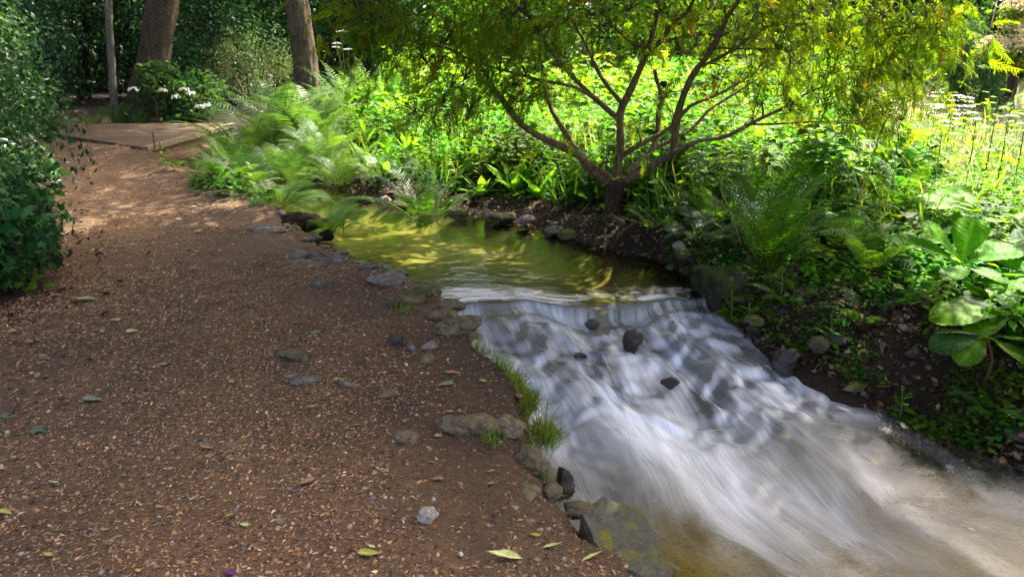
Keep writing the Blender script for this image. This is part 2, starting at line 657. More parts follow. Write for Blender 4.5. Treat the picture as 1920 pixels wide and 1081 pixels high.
def axis(lo, hi, a, b, fine, grow=1.09, mx=3.0):
    c = list(np.arange(a, b, fine))
    s, v = fine, b
    while v < hi:
        c.append(v)
        s = min(s * grow, mx)
        v += s
    c.append(hi)
    s, v = fine, a
    left = []
    while True:
        s = min(s * grow, mx)
        v -= s
        if v <= lo:
            break
        left.append(v)
    left.append(lo)
    return np.array(left[::-1] + c)


def build_terrain():
    xs = axis(-120, 120, -4.0, 3.2, .040, 1.13)
    ys = axis(-30, 200, 1.9, 10.0, .042, 1.13)
    X, Y = np.meshgrid(xs, ys)
    Z = ground_z(X, Y)
    d, side = stream_sd(X, Y)
    nx, ny = len(xs), len(ys)
    V = np.stack([X.ravel(), Y.ravel(), Z.ravel()], 1)
    i = np.arange(ny - 1)[:, None] * nx
    j = np.arange(nx - 1)[None]
    Q = np.stack([i + j, i + j + 1, i + nx + j + 1, i + nx + j], -1).reshape(-1, 4)
    cx = V[Q].mean(1)
    dq = d[Q].mean(1)
    sq = side[Q].mean(1) > .5
    edge = .18 * fbm(cx[:, 0] * 1.5, cx[:, 1] * 1.5, 0, 3, 31)
    on_path = (~sq) & (dq > .06) & (cx[:, 0] > path_left(cx[:, 1]) + edge) & (cx[:, 1] < 13.2) & (cx[:, 1] > -8) & (cx[:, 0] < 3)
    in_bed = dq < -.05
    nz = fbm(V[:, 0] * .9, V[:, 1] * .9, 0, 3, 77)
    low = sstep(5.05, 4.6, V[:, 1])
    col = np.ones((len(V), 3))
    # wet, trodden soil near the water's edge is darker than the dry litter
    wet = sstep(.35, .02, d) * (side < .5)
    worn = fbm(V[:, 0] * .75 + .25 * V[:, 1], V[:, 1] * .38, 0, 3, 52)
    col *= (1 - .35 * wet)[:, None] * (1 + .12 * nz)[:, None] * (1.08 + .42 * worn)[:, None]
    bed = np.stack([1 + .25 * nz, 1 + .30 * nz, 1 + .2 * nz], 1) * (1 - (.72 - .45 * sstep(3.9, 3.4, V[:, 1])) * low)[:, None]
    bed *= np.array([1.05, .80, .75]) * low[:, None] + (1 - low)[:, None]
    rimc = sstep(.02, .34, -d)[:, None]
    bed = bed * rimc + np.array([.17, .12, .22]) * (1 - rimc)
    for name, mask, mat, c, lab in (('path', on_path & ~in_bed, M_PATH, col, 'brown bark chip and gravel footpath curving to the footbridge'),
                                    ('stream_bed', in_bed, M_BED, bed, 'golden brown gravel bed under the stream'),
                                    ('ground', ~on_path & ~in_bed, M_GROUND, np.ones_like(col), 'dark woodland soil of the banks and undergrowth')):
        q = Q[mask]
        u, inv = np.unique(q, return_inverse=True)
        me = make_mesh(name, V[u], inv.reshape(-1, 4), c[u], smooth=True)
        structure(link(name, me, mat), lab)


build_terrain()


# ------------------------------------------------------------------ stream water
def water_material():
    m, t, out = new_mat('stream_water')
    pos = geo_pos(t)
    foam = attr(t, 'foam').outputs['Fac']
    cmb = N(t, 'ShaderNodeCombineXYZ')
    t.links.new(attr(t, 'flow_c').outputs['Fac'], cmb.inputs[0])
    t.links.new(attr(t, 'flow_s').outputs['Fac'], cmb.inputs[1])
    mpf = N(t, 'ShaderNodeMapping')
    mpf.inputs['Scale'].default_value = (60, 3.4, 1)
    t.links.new(cmb.outputs[0], mpf.inputs[0])
    nf = tex_noise(t, 1.0, 4, .6, mpf.outputs[0], .25)
    mrf = N(t, 'ShaderNodeMapRange')
    mrf.inputs[1].default_value = .25
    mrf.inputs[2].default_value = .75
    mrf.inputs[3].default_value = .68
    mrf.inputs[4].default_value = 1.28
    t.links.new(nf.outputs[0], mrf.inputs[0])
    mf = N(t, 'ShaderNodeMath', operation='MULTIPLY')
    mf.use_clamp = True
    t.links.new(foam, mf.inputs[0])
    t.links.new(mrf.outputs[0], mf.inputs[1])
    foam = mf.outputs[0]
    # ripples
    mp = N(t, 'ShaderNodeMapping')
    mp.inputs['Scale'].default_value = (1.0, 2.2, 1)
    mp.inputs['Rotation'].default_value = (0, 0, R(-25))
    t.links.new(pos, mp.inputs[0])
    n1 = tex_noise(t, 4.5, 3, .5, mp.outputs[0], .6)
    n2 = tex_noise(t, 17, 2, .5, mp.outputs[0], .4)
    h = mixc(t, n1.outputs[0], n2.outputs[0], .22)
    nb = bump(t, h, .22, .03)
    gl = N(t, 'ShaderNodeBsdfGlossy')
    t.links.new(attr(t, 'rough').outputs['Fac'], gl.inputs['Roughness'])
    t.links.new(nb, gl.inputs['Normal'])
    tp = N(t, 'ShaderNodeBsdfTransparent')
    tp.inputs[0].default_value = (.84, .86, .62, 1)
    fr = N(t, 'ShaderNodeFresnel')
    fr.inputs[0].default_value = 1.33
    t.links.new(nb, fr.inputs['Normal'])
    wm = N(t, 'ShaderNodeMixShader')
    t.links.new(fr.outputs[0], wm.inputs[0])
    t.links.new(tp.outputs[0], wm.inputs[1])
    t.links.new(gl.outputs[0], wm.inputs[2])
    fd = N(t, 'ShaderNodeBsdfDiffuse')
    fd.inputs[0].default_value = (.85, .85, .84, 1)
    ft = N(t, 'ShaderNodeBsdfTranslucent')
    ft.inputs[0].default_value = (.85, .85, .84, 1)
    fg = N(t, 'ShaderNodeBsdfGlossy')
    fg.inputs['Roughness'].default_value = .35
    fm = N(t, 'ShaderNodeMixShader')
    fm.inputs[0].default_value = .25
    t.links.new(fd.outputs[0], fm.inputs[1])
    t.links.new(ft.outputs[0], fm.inputs[2])
    fm2 = N(t, 'ShaderNodeMixShader')
    fm2.inputs[0].default_value = .06
    t.links.new(fm.outputs[0], fm2.inputs[1])
    t.links.new(fg.outputs[0], fm2.inputs[2])
    mx = N(t, 'ShaderNodeMixShader')
    t.links.new(foam, mx.inputs[0])
    t.links.new(wm.outputs[0], mx.inputs[1])
    t.links.new(fm2.outputs[0], mx.inputs[2])
    t.links.new(mx.outputs[0], out.inputs[0])
    return m


def build_water():
    k = len(ROWS)
    lip = 11                                       # row index of the weir lip
    st = np.concatenate([np.linspace(0, 8, 36, endpoint=False), np.linspace(8, lip - .25, 36, endpoint=False),
                         np.linspace(lip - .25, lip + 1.2, 90, endpoint=False), np.linspace(lip + 1.2, 20.5, 330, endpoint=False), np.linspace(20.5, k - 1.001, 24)])
    P_l = np.concatenate([LB, np.zeros((k, 1))], 1)
    P_r = np.concatenate([RB, np.zeros((k, 1))], 1)

    def cr(P, s):
        Q = np.concatenate([[2 * P[0] - P[1]], P, [2 * P[-1] - P[-2]]])
        i = np.floor(s).astype(int)
        f = (s - i)[:, None]
        p0, p1, p2, p3 = Q[i], Q[i + 1], Q[i + 2], Q[i + 3]
        return .5 * ((2 * p1) + (-p0 + p2) * f + (2 * p0 - 5 * p1 + 4 * p2 - p3) * f ** 2 + (-p0 + 3 * p1 - 3 * p2 + p3) * f ** 3)
    L, Rr = cr(P_l, st)[:, :2], cr(P_r, st)[:, :2]
    dirn = Rr - L
    wid = np.linalg.norm(dirn, axis=1)
    dirn /= wid[:, None]
    L2, R2 = L - dirn * .10, Rr + dirn * .10
    nu = 190
    u = np.linspace(0, 1, nu)
    XY = L2[:, None] * (1 - u)[None, :, None] + R2[:, None] * u[None, :, None]
    mid = (L + Rr) / 2
    arc = np.concatenate([[0], np.cumsum(np.linalg.norm(np.diff(mid, axis=0), axis=1))])
    s_lip = np.interp(lip, st, arc)
    S = (arc - s_lip)[:, None] * np.ones((1, nu))          # metres downstream of the lip
    C = u[None] * (wid[:, None] + .2)                       # metres from the left bank
    # uneven lip line: the left third breaks a little later over a smooth chute
    lipoff = .075 * fbm(C * 2.1, 0 * C, 0, 4, 5) + .10 * sstep(.55, .95, C) * sstep(1.25, 1.0, C) - .03 * sstep(1.4, 1.7, C)
    s = S - lipoff
    drop1 = .09 + .05 * noise3(C * 3.1, 0 * C, 0, 8)
    z = -.12 - .012 * sstep(-.35, 0, s)
    fall = sstep(0, .045, s)
    chute = np.exp(-((C - .42) / .13) ** 2)
    fall = fall * (1 - .6 * chute) + sstep(0, .45, s) * .6 * chute
    z = z - drop1 * fall
    ramp_ = np.clip((s - .05) / 1.15, 0, 1)
    z = z - (.5 - .12 - .012 - .100) * (ramp_ * (1.15 - .15 * ramp_))
    z = np.minimum(z, z)
    Ue = C / (wid[:, None] + .2)
    turb = sstep(.05, .2, s) * (1 - .80 * sstep(1.05, 1.8, s)) * (.12 + .88 * sstep(.02, .16, Ue) * sstep(.99, .84, Ue))
    # flow-aligned coordinates, bent by the lumps
    wob = .07 * noise3(C * 3.2, S * 1.2, 0, 21) + .025 * noise3(C * 7, S * 2.0, 0, 22)
    Cw = C + wob * sstep(0, .3, s)
    b1 = noise3(Cw * 6.0, s * 5.4, 0, 31)
    b2 = noise3(Cw * 13.0, s * 11, 0, 32)
    b3 = noise3(Cw * 2.2, s * 2.4, 0, 33)
    phs = (s + .20 * noise3(C * 3.4, s * 1.2, 0, 41) + .07 * noise3(C * 9, s * 3, 0, 42)) / .20
    fr = phs - np.floor(phs)
    steps = (fr - sstep(.5, .98, fr)) * (.55 + .45 * noise3(C * 5, np.floor(phs) * 3.7, 0, 43))
    lump = .020 * b1 + .020 * b2 + .013 * b3 + .042 * steps
    z = z + turb * lump
    ridge = 1 - np.abs(noise3(Cw * 16, s * 2.2, 0, 51))
    z = z + turb * .007 * (ridge - .5) + turb * .003 * noise3(Cw * 40, s * 4, 0, 52)
    wav = sstep(1.0, 1.6, s)
    z = z + wav * .014 * noise3(Cw * 3.0 + S * .9, S * 2.2, 0, 61) + wav * .006 * noise3(Cw * 8 + S * 2, S * 3.5, 0, 62)
    # striations on the falling sheet
    z = z + .004 * fall * (1 - sstep(.1, .25, s)) * noise3(C * 60, S * 3, 0, 71)
    # foam cover: white water born on the drops, drawn out along the flow
    st1 = noise3(Cw * 11, s * 1.5, 0, 81)
    st2 = noise3(Cw * 26, s * 2.0, 0, 82)
    st3 = noise3(Cw * 60, s * 3.2, 0, 83)
    big = noise3(Cw * 2.6, s * 1.7, 0, 84)
    med = noise3(Cw * 5.5, s * 3.2, 0, 85)
    dz = np.gradient(z, axis=0) / np.maximum(np.gradient(S, axis=0), 1e-4)
    steep = np.clip((-dz - .25) * .8, -.3, .6)
    streak = .13 * st1 + .13 * st2 + .09 * st3
    f_fall = .32 + .12 * st2 + .14 * st3 + .30 * big + .2 * noise3(C * 3.5, 0 * C, 0, 87)
    f_fall = f_fall * sstep(-.005, .03, s) * (1 - sstep(.08, .16, s)) * (1 - .5 * chute)
    cell = 1 - np.abs(noise3(Cw * 9.0, s * 7.0, 0, 86)) * 2.0
    f_turb = .31 + .24 * med + .16 * big + streak * 1.0 + .70 * steep + .09 * cell + .30 * sstep(.55, 1.15, s) * (.5 + .5 * sstep(1.0, .45, C / (wid[:, None] + .2))) - .10 * chute * sstep(.5, .2, s)
    f_turb = np.maximum(f_turb, .20 + .08 * med + .05 * st1) * sstep(.06, .20, s)
    # beyond the foot the foam thins, staying longest along the left-hand thread of the current
    Un = C / (wid[:, None] + .2)
    thread = np.exp(-((Un - .30 - .05 * S) / .24) ** 2)
    decay = sstep(3.05, .9, S)
    far_f = (.10 + .74 * thread + .16 * big) * decay + .02
    run = .16 * noise3(Cw * 5 + S * .4, S * .9, 0, 91) + .15 * noise3(Cw * 7 + S, S * 3.4, 0, 94) + .10 * noise3(Cw * 12, S * 1.4, 0, 92) + .05 * noise3(Cw * 30, S * 2.0, 0, 93)
    f_far = far_f + run * (.35 + far_f)
    w = sstep(.95, 1.7, s)
    foam = np.maximum(f_fall, f_turb * (1 - w) + f_far * w)
    edge = sstep(0, .12, Un) * sstep(1.0, .93, Un)
    foam = foam * (.35 + .65 * edge)
    # glassy lip: sky reflections painted in as white threads where the sheet bends
    thr = sstep(.35, .75, noise3(C * 2.6, s * 16, 0, 95)) * sstep(-.22, -.12, s) * sstep(.02, -.03, s)
    foam = np.clip(np.where(s < 0, thr * .75, foam), 0, .96)
    foam[S < -.3] = 0
    V = np.concatenate([XY, z[..., None]], -1).reshape(-1, 3)
    m = len(st)
    i = np.arange(m - 1)[:, None] * nu
    j = np.arange(nu - 1)[None]
    Q = np.stack([i + j, i + nu + j, i + nu + j + 1, i + j + 1], -1).reshape(-1, 4)
    me = make_mesh('stream_water', V, Q, None, True, {'foam': foam.ravel(), 'flow_c': Cw.ravel(), 'flow_s': S.ravel(), 'rough': (.05 + .33 * sstep(.02, .4, s)).ravel()})
    o = structure(link('stream_water', me, water_material()), 'clear greenish stream spilling over a low weir into white water')
    return V, foam


build_water()


# ------------------------------------------------------------------ stones
def ico(sub):
    import bmesh
    bm = bmesh.new()
    bmesh.ops.create_icosphere(bm, subdivisions=sub, radius=1)
    V = np.array([v.co[:] for v in bm.verts])
    Fc = np.array([[v.index for v in f.verts] for f in bm.faces])
    bm.free()
    return V, Fc


ICO = {s: ico(s) for s in (1, 2, 3, 4)}


def stone_mesh(seed, sub=3, angular=.5, lump=.25):
    r = np.random.default_rng(seed)
    V, Fc = ICO[sub]
    V = V.copy()
    # flat cleavage faces
    for k in range(int(5 + 7 * angular)):
        n = r.normal(size=3)
        n /= np.linalg.norm(n)
        h = r.uniform(.42, .85) if angular > .3 else r.uniform(.78, .95)
        d = V @ n
        V = V - np.where(d > h, (d - h) * (.85 * angular + .1), 0)[:, None] * n
    V = V * (1 + lump * fbm(V[:, 0] * 1.3 + seed, V[:, 1] * 1.3, V[:, 2] * 1.3, 3, seed)[:, None])
    V = V + (.05 * (1 - np.abs(fbm(V[:, 0] * 2.6 + 9, V[:, 1] * 2.6, V[:, 2] * 2.6 + seed, 3, seed + 4))) - .02)[:, None] * V
    V = V + .03 * fbm(V[:, 0] * 7, V[:, 1] * 7, V[:, 2] * 7 + seed, 2, seed)[:, None] * V
    return V, Fc


def stone(name, x, y, size, mat, label, group=None, seed=0, angular=.5, sub=3, sink=.3, rz=None, tilt=0.0, z=None, lump=.25, cat='stone'):
    V, Fc = stone_mesh(seed, sub, angular, lump)
    V = V * np.array(size) / 2
    me = make_mesh(name, V, Fc, None, smooth=True)
    try:
        me.set_sharp_from_angle(angle=R(38))
    except Exception:
        pass
    zz = gz(x, y) if z is None else z
    o = link(name, me, mat, loc=(x, y, zz + size[2] * (.5 - sink)),
             rot=(tilt, tilt * .5, rng.uniform(0, 6.28) if rz is None else rz))
    return tag(o, label, cat, group)


# prominent stones: photo x, y of the foot, width px, level, width/depth/height ratios, material, angularity, name, label
STONES = [
    (548, 680, 56, 0, (1, .6, .36), M_ROCK_TAN, .2, 'low tan stone half buried in the path, left of a flat grey one'),
    (572, 715, 66, 0, (1, .5, .2), M_ROCK_GREY, .4, 'flat grey stone lying flush in the middle of the path'),
    (545, 702, 28, 0, (1, .6, .3), M_ROCK_GREY, .3, 'small grey stone between the low tan stone and the flat grey stone'),
    (648, 726, 42, 0, (1, .5, .45), M_ROCK_GREY, .8, 'angular pale grey stone tilted in the path, right of the flat stone'),
    (765, 832, 46, 0, (1, .8, .5), M_ROCK_TAN, .4, 'dull brown stone in the lower path, left of the long bank boulders'),
    (800, 984, 46, 0, (1, .85, .8), M_ROCK_WHITE, .9, 'blocky whitish stone alone on the path near the front'),
    (601, 538, 38, 0, (1, .7, .5), M_ROCK_GREY, .2, 'rounded grey cobble alone on the upper path'),
    (742, 658, 42, 0, (1, .7, .8), M_ROCK_DARK, .9, 'dark jagged stone on the path edge beside a grey wedge'),
    (771, 668, 20, 0, (1, .7, 1.3), M_ROCK_GREY, .9, 'narrow upright stone chip between the jagged stone and grey wedge'),
    (808, 664, 38, 0, (1, .8, .55), M_ROCK_GREY, .9, 'grey wedge shaped stone on the path edge above the grass'),
    (801, 690, 36, 0, (1, .8, .6), M_ROCK_TAN, .7, 'tan angular stone below the grey wedge on the path edge'),
    (726, 750, 34, 0, (1, .7, .4), M_ROCK_TAN, .3, 'low brown stone pressed into the path left of the grass'),
    (376, 820, 22, 0, (1, .7, .5), M_ROCK_GREY, .2, 'small grey pebble standing alone in the left of the path'),
    (525, 980, 24, 0, (1, .8, .6), M_ROCK_TAN, .5, 'orange brown pebble on the path left of the whitish stone'),
    # boulders along the lower left bank
    (868, 822, 66, 0, (1, .55, .48), M_ROCK_BANK, .15, 'long rounded tan boulder, leftmost of the row on the lower bank'),
    (903, 828, 50, -.01, (1, .7, .6), M_ROCK_BANK, .2, 'rounded tan boulder touching the long boulder on the lower bank'),
    (950, 832, 52, -.03, (1, .7, .55), M_ROCK_BANK, .2, 'smooth brown boulder at the bend of the bank row by yellow grass'),
    (990, 885, 52, -.05, (.9, 1, .95), M_ROCK_BANK, .35, 'upright tan boulder with moss on the lower bank'),
    (1021, 898, 40, -.08, (.8, 1, 1.0), M_ROCK_BANK, .35, 'grey tan boulder leaning beside the upright boulder'),
    (1032, 940, 40, -.1, (.8, 1.2, .6), M_ROCK_BANK, .4, 'sloping tan stone below the leaning boulder'),
    (993, 928, 38, -.03, (.8, 1, .4), M_ROCK_BANK, .3, 'half buried stone ridge left of the sloping tan stone'),
    (1058, 922, 50, -.22, (.9, .9, 1.0), M_ROCK_DARK, .5, 'dark wet boulder at the water under the grassy edge'),
    (1085, 958, 74, -.22, (1, .5, .35), M_ROCK_BANK, .4, 'flat tan shelf stone just above the big slab'),
    (1190, 1078, 150, -.28, (1, .42, .3), M_ROCK_BANK, .5, 'broad brown stone in front of the big slab at the lower edge'),
    # boulders along the weir and pool on the path side
    (856, 636, 96, 0.0, (1, .8, .52), M_ROCK_TAN, .6, 'large mossy brown boulder at the end of the wall above the grass'),
    (822, 604, 84, 0.0, (1, .7, .42), M_ROCK_TAN, .6, 'brown boulder with mossy top beside the weir lip'),
    (838, 577, 60, -.02, (1, .7, .5), M_ROCK_TAN, .5, 'tan boulder at the left end of the weir lip'),
    (792, 556, 82, -.02, (1, .6, .5), M_ROCK_TAN, .5, 'broad tan boulder above the weir at the pool corner'),
    (742, 582, 34, 0, (1, .8, .7), M_ROCK_DARK, .8, 'dark angular stone on the path inside the boulder row'),
    (775, 575, 50, 0, (1, .7, .4), M_ROCK_TAN, .6, 'brown stone filling the row behind the dark angular stone'),
    (728, 538, 76, -.02, (1, .6, .42), M_ROCK_GREY, .7, 'flat topped grey boulder on the pool edge'),
    (742, 514, 56, -.08, (1, .6, .5), M_ROCK_DARK, .9, 'wet black jagged rock at the pool, right of a little inlet'),
    (715, 500, 52, -.10, (1, .6, .45), M_ROCK_DARK, .9, 'wet black rock in the pool beyond the jagged one'),
    (656, 489, 62, -.11, (1, .45, .3), M_ROCK_DARK, .8, 'long wet shiny rock lying in the water across the little inlet'),
    (685, 516, 40, -.03, (1, .7, .5), M_ROCK_DARK, .5, 'dark brown stone at the mouth of the little inlet'),
    (625, 503, 50, -.05, (1, .6, .4), M_ROCK_GREY, .6, 'damp grey stone on the near side of the little inlet'),
    (592, 492, 44, -.02, (1, .6, .6), M_ROCK_GREY, .7, 'grey angular stone above the little inlet'),
    (568, 503, 62, 0, (1, .6, .3), M_ROCK_TAN, .5, 'flat tan stone bedded in the path edge by the inlet'),
    (556, 487, 46, 0, (1, .6, .35), M_ROCK_GREY, .4, 'low grey stone bedded in the path above the flat tan stone'),
    (600, 473, 36, -.05, (1, .7, .5), M_ROCK_GREY, .6, 'small grey stone at the water just beyond the inlet'),
    (498, 442, 74, 0, (1, .6, .28), M_ROCK_GREY, .3, 'broad flat grey stone half buried where the path narrows'),
    (566, 450, 40, -.02, (1, .7, .5), M_ROCK_TAN, .4, 'tan stone on the bank below the earthy hummock'),
    (590, 442, 36, -.04, (1, .7, .5), M_ROCK_GREY, .6, 'grey stone at the waterside right of the earthy hummock'),
    (545, 433, 30, 0, (1, .7, .5), M_ROCK_TAN, .5, 'small tan stone left of the earthy hummock'),
    (396, 376, 30, 0, (1, .7, .4), M_ROCK_GREY, .6, 'pale flat stone under the upright fern by the path'),
    (432, 380, 34, 0, (1, .7, .4), M_ROCK_GREY, .6, 'grey flat stone under the bushy fern by the path'),
    (470, 386, 26, 0, (1, .7, .5), M_ROCK_GREY, .5, 'small grey stone at the path edge under the bushy fern'),
    # right bank of the pool
    (718, 374, 36, -.06, (1, .8, .7), M_ROCK_WHITE, .8, 'white angular stone at the far end of the pool'),
    (748, 384, 54, -.08, (1, .6, .55), M_ROCK_MOSS, .6, 'mossy boulder right of the white stone at the far pool edge'),
    (682, 374, 34, -.08, (1, .7, .6), M_ROCK_MOSS, .3, 'yellow green moss cushion stone left of the white stone'),
    (860, 402, 46, -.06, (1, .7, .55), M_ROCK_MOSS, .4, 'mossy stone below the red stalked fern at the pool'),
    (916, 402, 34, -.03, (1, .8, .9), M_ROCK_TAN, .7, 'yellowish upright stone on the bank under the multi stemmed tree'),
    (944, 406, 52, -.05, (1, .7, .6), M_ROCK_MOSS, .5, 'mossy boulder right of the yellowish upright stone'),
    (985, 410, 46, -.02, (1, .7, .5), M_ROCK_GREY, .6, 'grey stone on the bare bank under the multi stemmed tree'),
    (1038, 430, 36, -.05, (1, .8, .6), M_ROCK_GREY, .7, 'slanting grey stone at the water below the tree'),
    (1066, 440, 56, -.08, (1, .6, .45), M_ROCK_MOSS, .4, 'low green mossed stone at the water below the tree'),
    (1278, 458, 32, .06, (1, .8, .9), M_ROCK_WHITE, .6, 'white stone on the bank above the mossy block'),
    (1288, 478, 46, .02, (1, .8, .7), M_ROCK_MOSS, .3, 'moss covered hump just below the white bank stone'),
    # right bank of the white water
    (1540, 650, 44, -.18, (1, .8, .55), M_ROCK_MOSS, .4, 'mossy tan boulder halfway up the right bank'),
    (1478, 690, 52, -.34, (1, .8, .9), M_ROCK_DARK, .6, 'black wet rock at the white water under the mossy tan boulder'),
    (1420, 600, 34, -.12, (1, .8, .6), M_ROCK_MOSS, .4, 'mossy dark rock at the right end of the weir'),
    # rocks standing in the white water
    (1186, 652, 50, -.30, (1, .8, .85), M_ROCK_DARK, .7, 'reddish black rock breaking the surface in the middle of the cascade'),
    (1112, 614, 34, -.25, (1, .8, .7), M_ROCK_DARK, .6, 'small dark rock awash just below the weir lip'),
    (1258, 722, 34, -.39, (1, .8, .6), M_ROCK_DARK, .6, 'small dark rock awash below the reddish rock'),
    (1090, 672, 24, -.33, (1, .8, .6), M_ROCK_DARK, .6, 'tiny dark rock awash left of the reddish rock'),
]
for i, (x, y, w, z, rt, mat, ang, lab) in enumerate(STONES):
    p = at_z(x, y, z)
    sz = w / F_PX * math.hypot(p[1], 1.5) * (1.3 if 800 < y < 950 and x > 840 else 1.1 if p[1] < 5.6 else .86)
    in_water = 'cascade' in lab or 'awash' in lab
    p = p + np.array([0, sz * rt[1] * .35, 0])
    stone('stone', p[0], p[1], (sz * rt[0], sz * rt[1] * (1.15 if y < 600 else 1), sz * rt[2] * (.9 if y < 640 else 1.15)), mat, lab, seed=100 + i, angular=ang,
          sink=.40 if y < 560 else .26, rz=rng.uniform(-.35, .35), z=(z - .01) if in_water else max(gz(p[0], p[1]), z - .02) - .01, sub=4 if w > 45 else 3,
          tilt=rng.uniform(-.12, .12))


def slab():
    """the big bevelled slab at the front: flat tilted top, straight edges, mossy side"""
    base = np.array([(1086, 975), (1122, 950), (1205, 958), (1228, 990), (1262, 1072), (1235, 1083), (1128, 1058)], float)
    top = np.array([at_z(x, y, -.10) for x, y in base])
    n = len(top)
    c = top.mean(0)
    top[:, 2] += np.array([.02, .03, 0, -.03, -.05, -.05, 0])
    inner = c + (top - c) * .94
    inner[:, 2] = top[:, 2] + .018
    low = top.copy()
    low[:, 2] -= .30
    low[:, :2] = c[:2] + (top[:, :2] - c[:2]) * 1.04
    import bmesh
    bm = bmesh.new()
    rings = [[bm.verts.new(p) for p in r_] for r_ in (low, top, inner)]
    for a, b in zip(rings, rings[1:]):
        for k in range(n):
            bm.faces.new((a[k], a[(k + 1) % n], b[(k + 1) % n], b[k]))
    bm.faces.new(rings[-1])
    bmesh.ops.triangulate(bm, faces=bm.faces[:])
    bmesh.ops.subdivide_edges(bm, edges=bm.edges[:], cuts=3, use_grid_fill=True)
    bmesh.ops.subdivide_edges(bm, edges=bm.edges[:], cuts=1, use_grid_fill=True)
    V = np.array([v.co[:] for v in bm.verts])
    dsp = .008 * fbm(V[:, 0] * 9, V[:, 1] * 9, V[:, 2] * 9, 4, 9)
    for v, dd in zip(bm.verts, dsp):
        v.co.z += dd
        v.co.x += dd * .8
    me = bpy.data.meshes.new('stone_slab')
    bmesh.ops.recalc_face_normals(bm, faces=bm.faces[:])
    bm.to_mesh(me)
    bm.free()
    for p in me.polygons:
        p.use_smooth = True
    me.set_sharp_from_angle(angle=R(40))
    tag(link('stone_slab', me, M_SLAB), 'large flat grey green slab with yellow moss at the water in front', 'stone')


slab()


def block():
    V, Fc = stone_mesh(901, 4, .95, .12)
    p = at_z(1318, 540, -.12)
    V = np.sign(V) * np.abs(V / np.abs(V).max(1)[:, None]) * .5 + V * .5
    V = V * (1 + .07 * fbm(V[:, 0] * 5, V[:, 1] * 5, V[:, 2] * 5, 3, 6)[:, None]) * np.array([.20, .22, .17])
    o = link('wall_block', make_mesh('wall_block', V, Fc, None, True), stone_mat('block_moss', (.016, .013, .007), (.05, .04, .022), moss=(.03, .042, .006), moss_amt=.30), loc=(1.52, 5.14, -.10), rot=(0, 0, .35))
    tag(o, 'big square moss covered block at the right end of the weir', 'stone')


block()


ONES = 'zeroth first second third fourth fifth sixth seventh eighth ninth tenth eleventh twelfth thirteenth fourteenth fifteenth sixteenth seventeenth eighteenth nineteenth'.split()
TENS = {2: 'twent', 3: 'thirt', 4: 'fort', 5: 'fift', 6: 'sixt', 7: 'sevent'}


def ordinal(k):
    if k < 20:
        return ONES[k]
    return TENS[k // 10] + ('ieth' if k % 10 == 0 else 'y-' + ONES[k % 10])


def random_stones():
    """unremarkable stones set along the waterlines, alike in the photo"""
    def along(P, s0, s1, n, off0, off1, mats, smin, smax, label, group, zoff=0.0, seed=0, ang=.85):
        P = np.asarray(P)
        seg = np.linalg.norm(np.diff(P, axis=0), axis=1)
        cum = np.concatenate([[0], np.cumsum(seg)])
        meshes = []
        for k in range(6):
            V, Fc = stone_mesh(seed + k, 2, ang, .3)
            meshes.append((V, Fc))
        shared = {}
        spots_ = np.sort(rng.uniform(s0, s1, n)) * cum[-1]
        for k in range(n):
            a = spots_[k]
            i = min(np.searchsorted(cum, a, 'right') - 1, len(seg) - 1)
            f = (a - cum[i]) / seg[i]
            q = P[i] * (1 - f) + P[i + 1] * f
            t = (P[i + 1] - P[i]) / seg[i]
            nrm = np.array([-t[1], t[0]])
            q = q + nrm * rng.uniform(off0, off1)
            sz = rng.uniform(smin, smax) * rng.uniform(.6, 1.2)
            mi = rng.integers(0, len(mats))
            key = (k % 6, mi)
            if key not in shared:
                V, Fc = meshes[k % 6]
                me = make_mesh('stone', V * .5, Fc, None, True)
                me.set_sharp_from_angle(angle=R(40))
                me.materials.append(mats[mi])
                shared[key] = me
            o = link('stone', shared[key], loc=(q[0], q[1], gz(q[0], q[1]) + sz * .12 + zoff), rot=(rng.uniform(-.3, .3), rng.uniform(-.3, .3), rng.uniform(0, 6.28)),
                     scale=(sz * 1.15, sz * rng.uniform(.6, .95), sz * rng.uniform(.35, .62)))
            look = {M_ROCK_MOSS: 'mossy', M_ROCK_TAN: 'tan', M_ROCK_DARK: 'dark wet', M_ROCK_GREY: 'grey'}[mats[mi]]
            tag(o, '%s %s stone, %s %s' % ('larger' if sz > (smin + smax) / 2 else 'small', look, ordinal(k + 1), label), 'stone', group)
    along(RB[4:11], 0, 1, 78, -.02, .28, [M_ROCK_MOSS, M_ROCK_MOSS, M_ROCK_TAN, M_ROCK_DARK], .05, .12,
          'along the far pool rim going downstream', 'stones along the far pool bank', seed=300)
    along(RB[11:19], 0, 1, 34, .02, .40, [M_ROCK_MOSS, M_ROCK_DARK, M_ROCK_DARK], .07, .2,
          'in the bank right of the white water going downstream', 'stones in the shaded right bank', seed=320)
    along(LB[4:10], 0, 1, 79, -.22, .02, [M_ROCK_GREY, M_ROCK_DARK, M_ROCK_TAN, M_ROCK_MOSS], .07, .18,
          'between path and pool going downstream', 'stones between path and pool', seed=340)
    along(LB[9:13], 0, 1, 40, -.24, .0, [M_ROCK_TAN, M_ROCK_DARK, M_ROCK_MOSS], .07, .19,
          'among the boulders by the weir going downstream', 'stones among the weir boulders', seed=360)
    along(LB[16:20], 0, 1, 30, -.14, .03, [M_ROCK_TAN, M_ROCK_DARK, M_ROCK_MOSS], .05, .13,
          'in the eroded bank by the slab going downstream', 'stones in the eroded bank', seed=380)


random_stones()


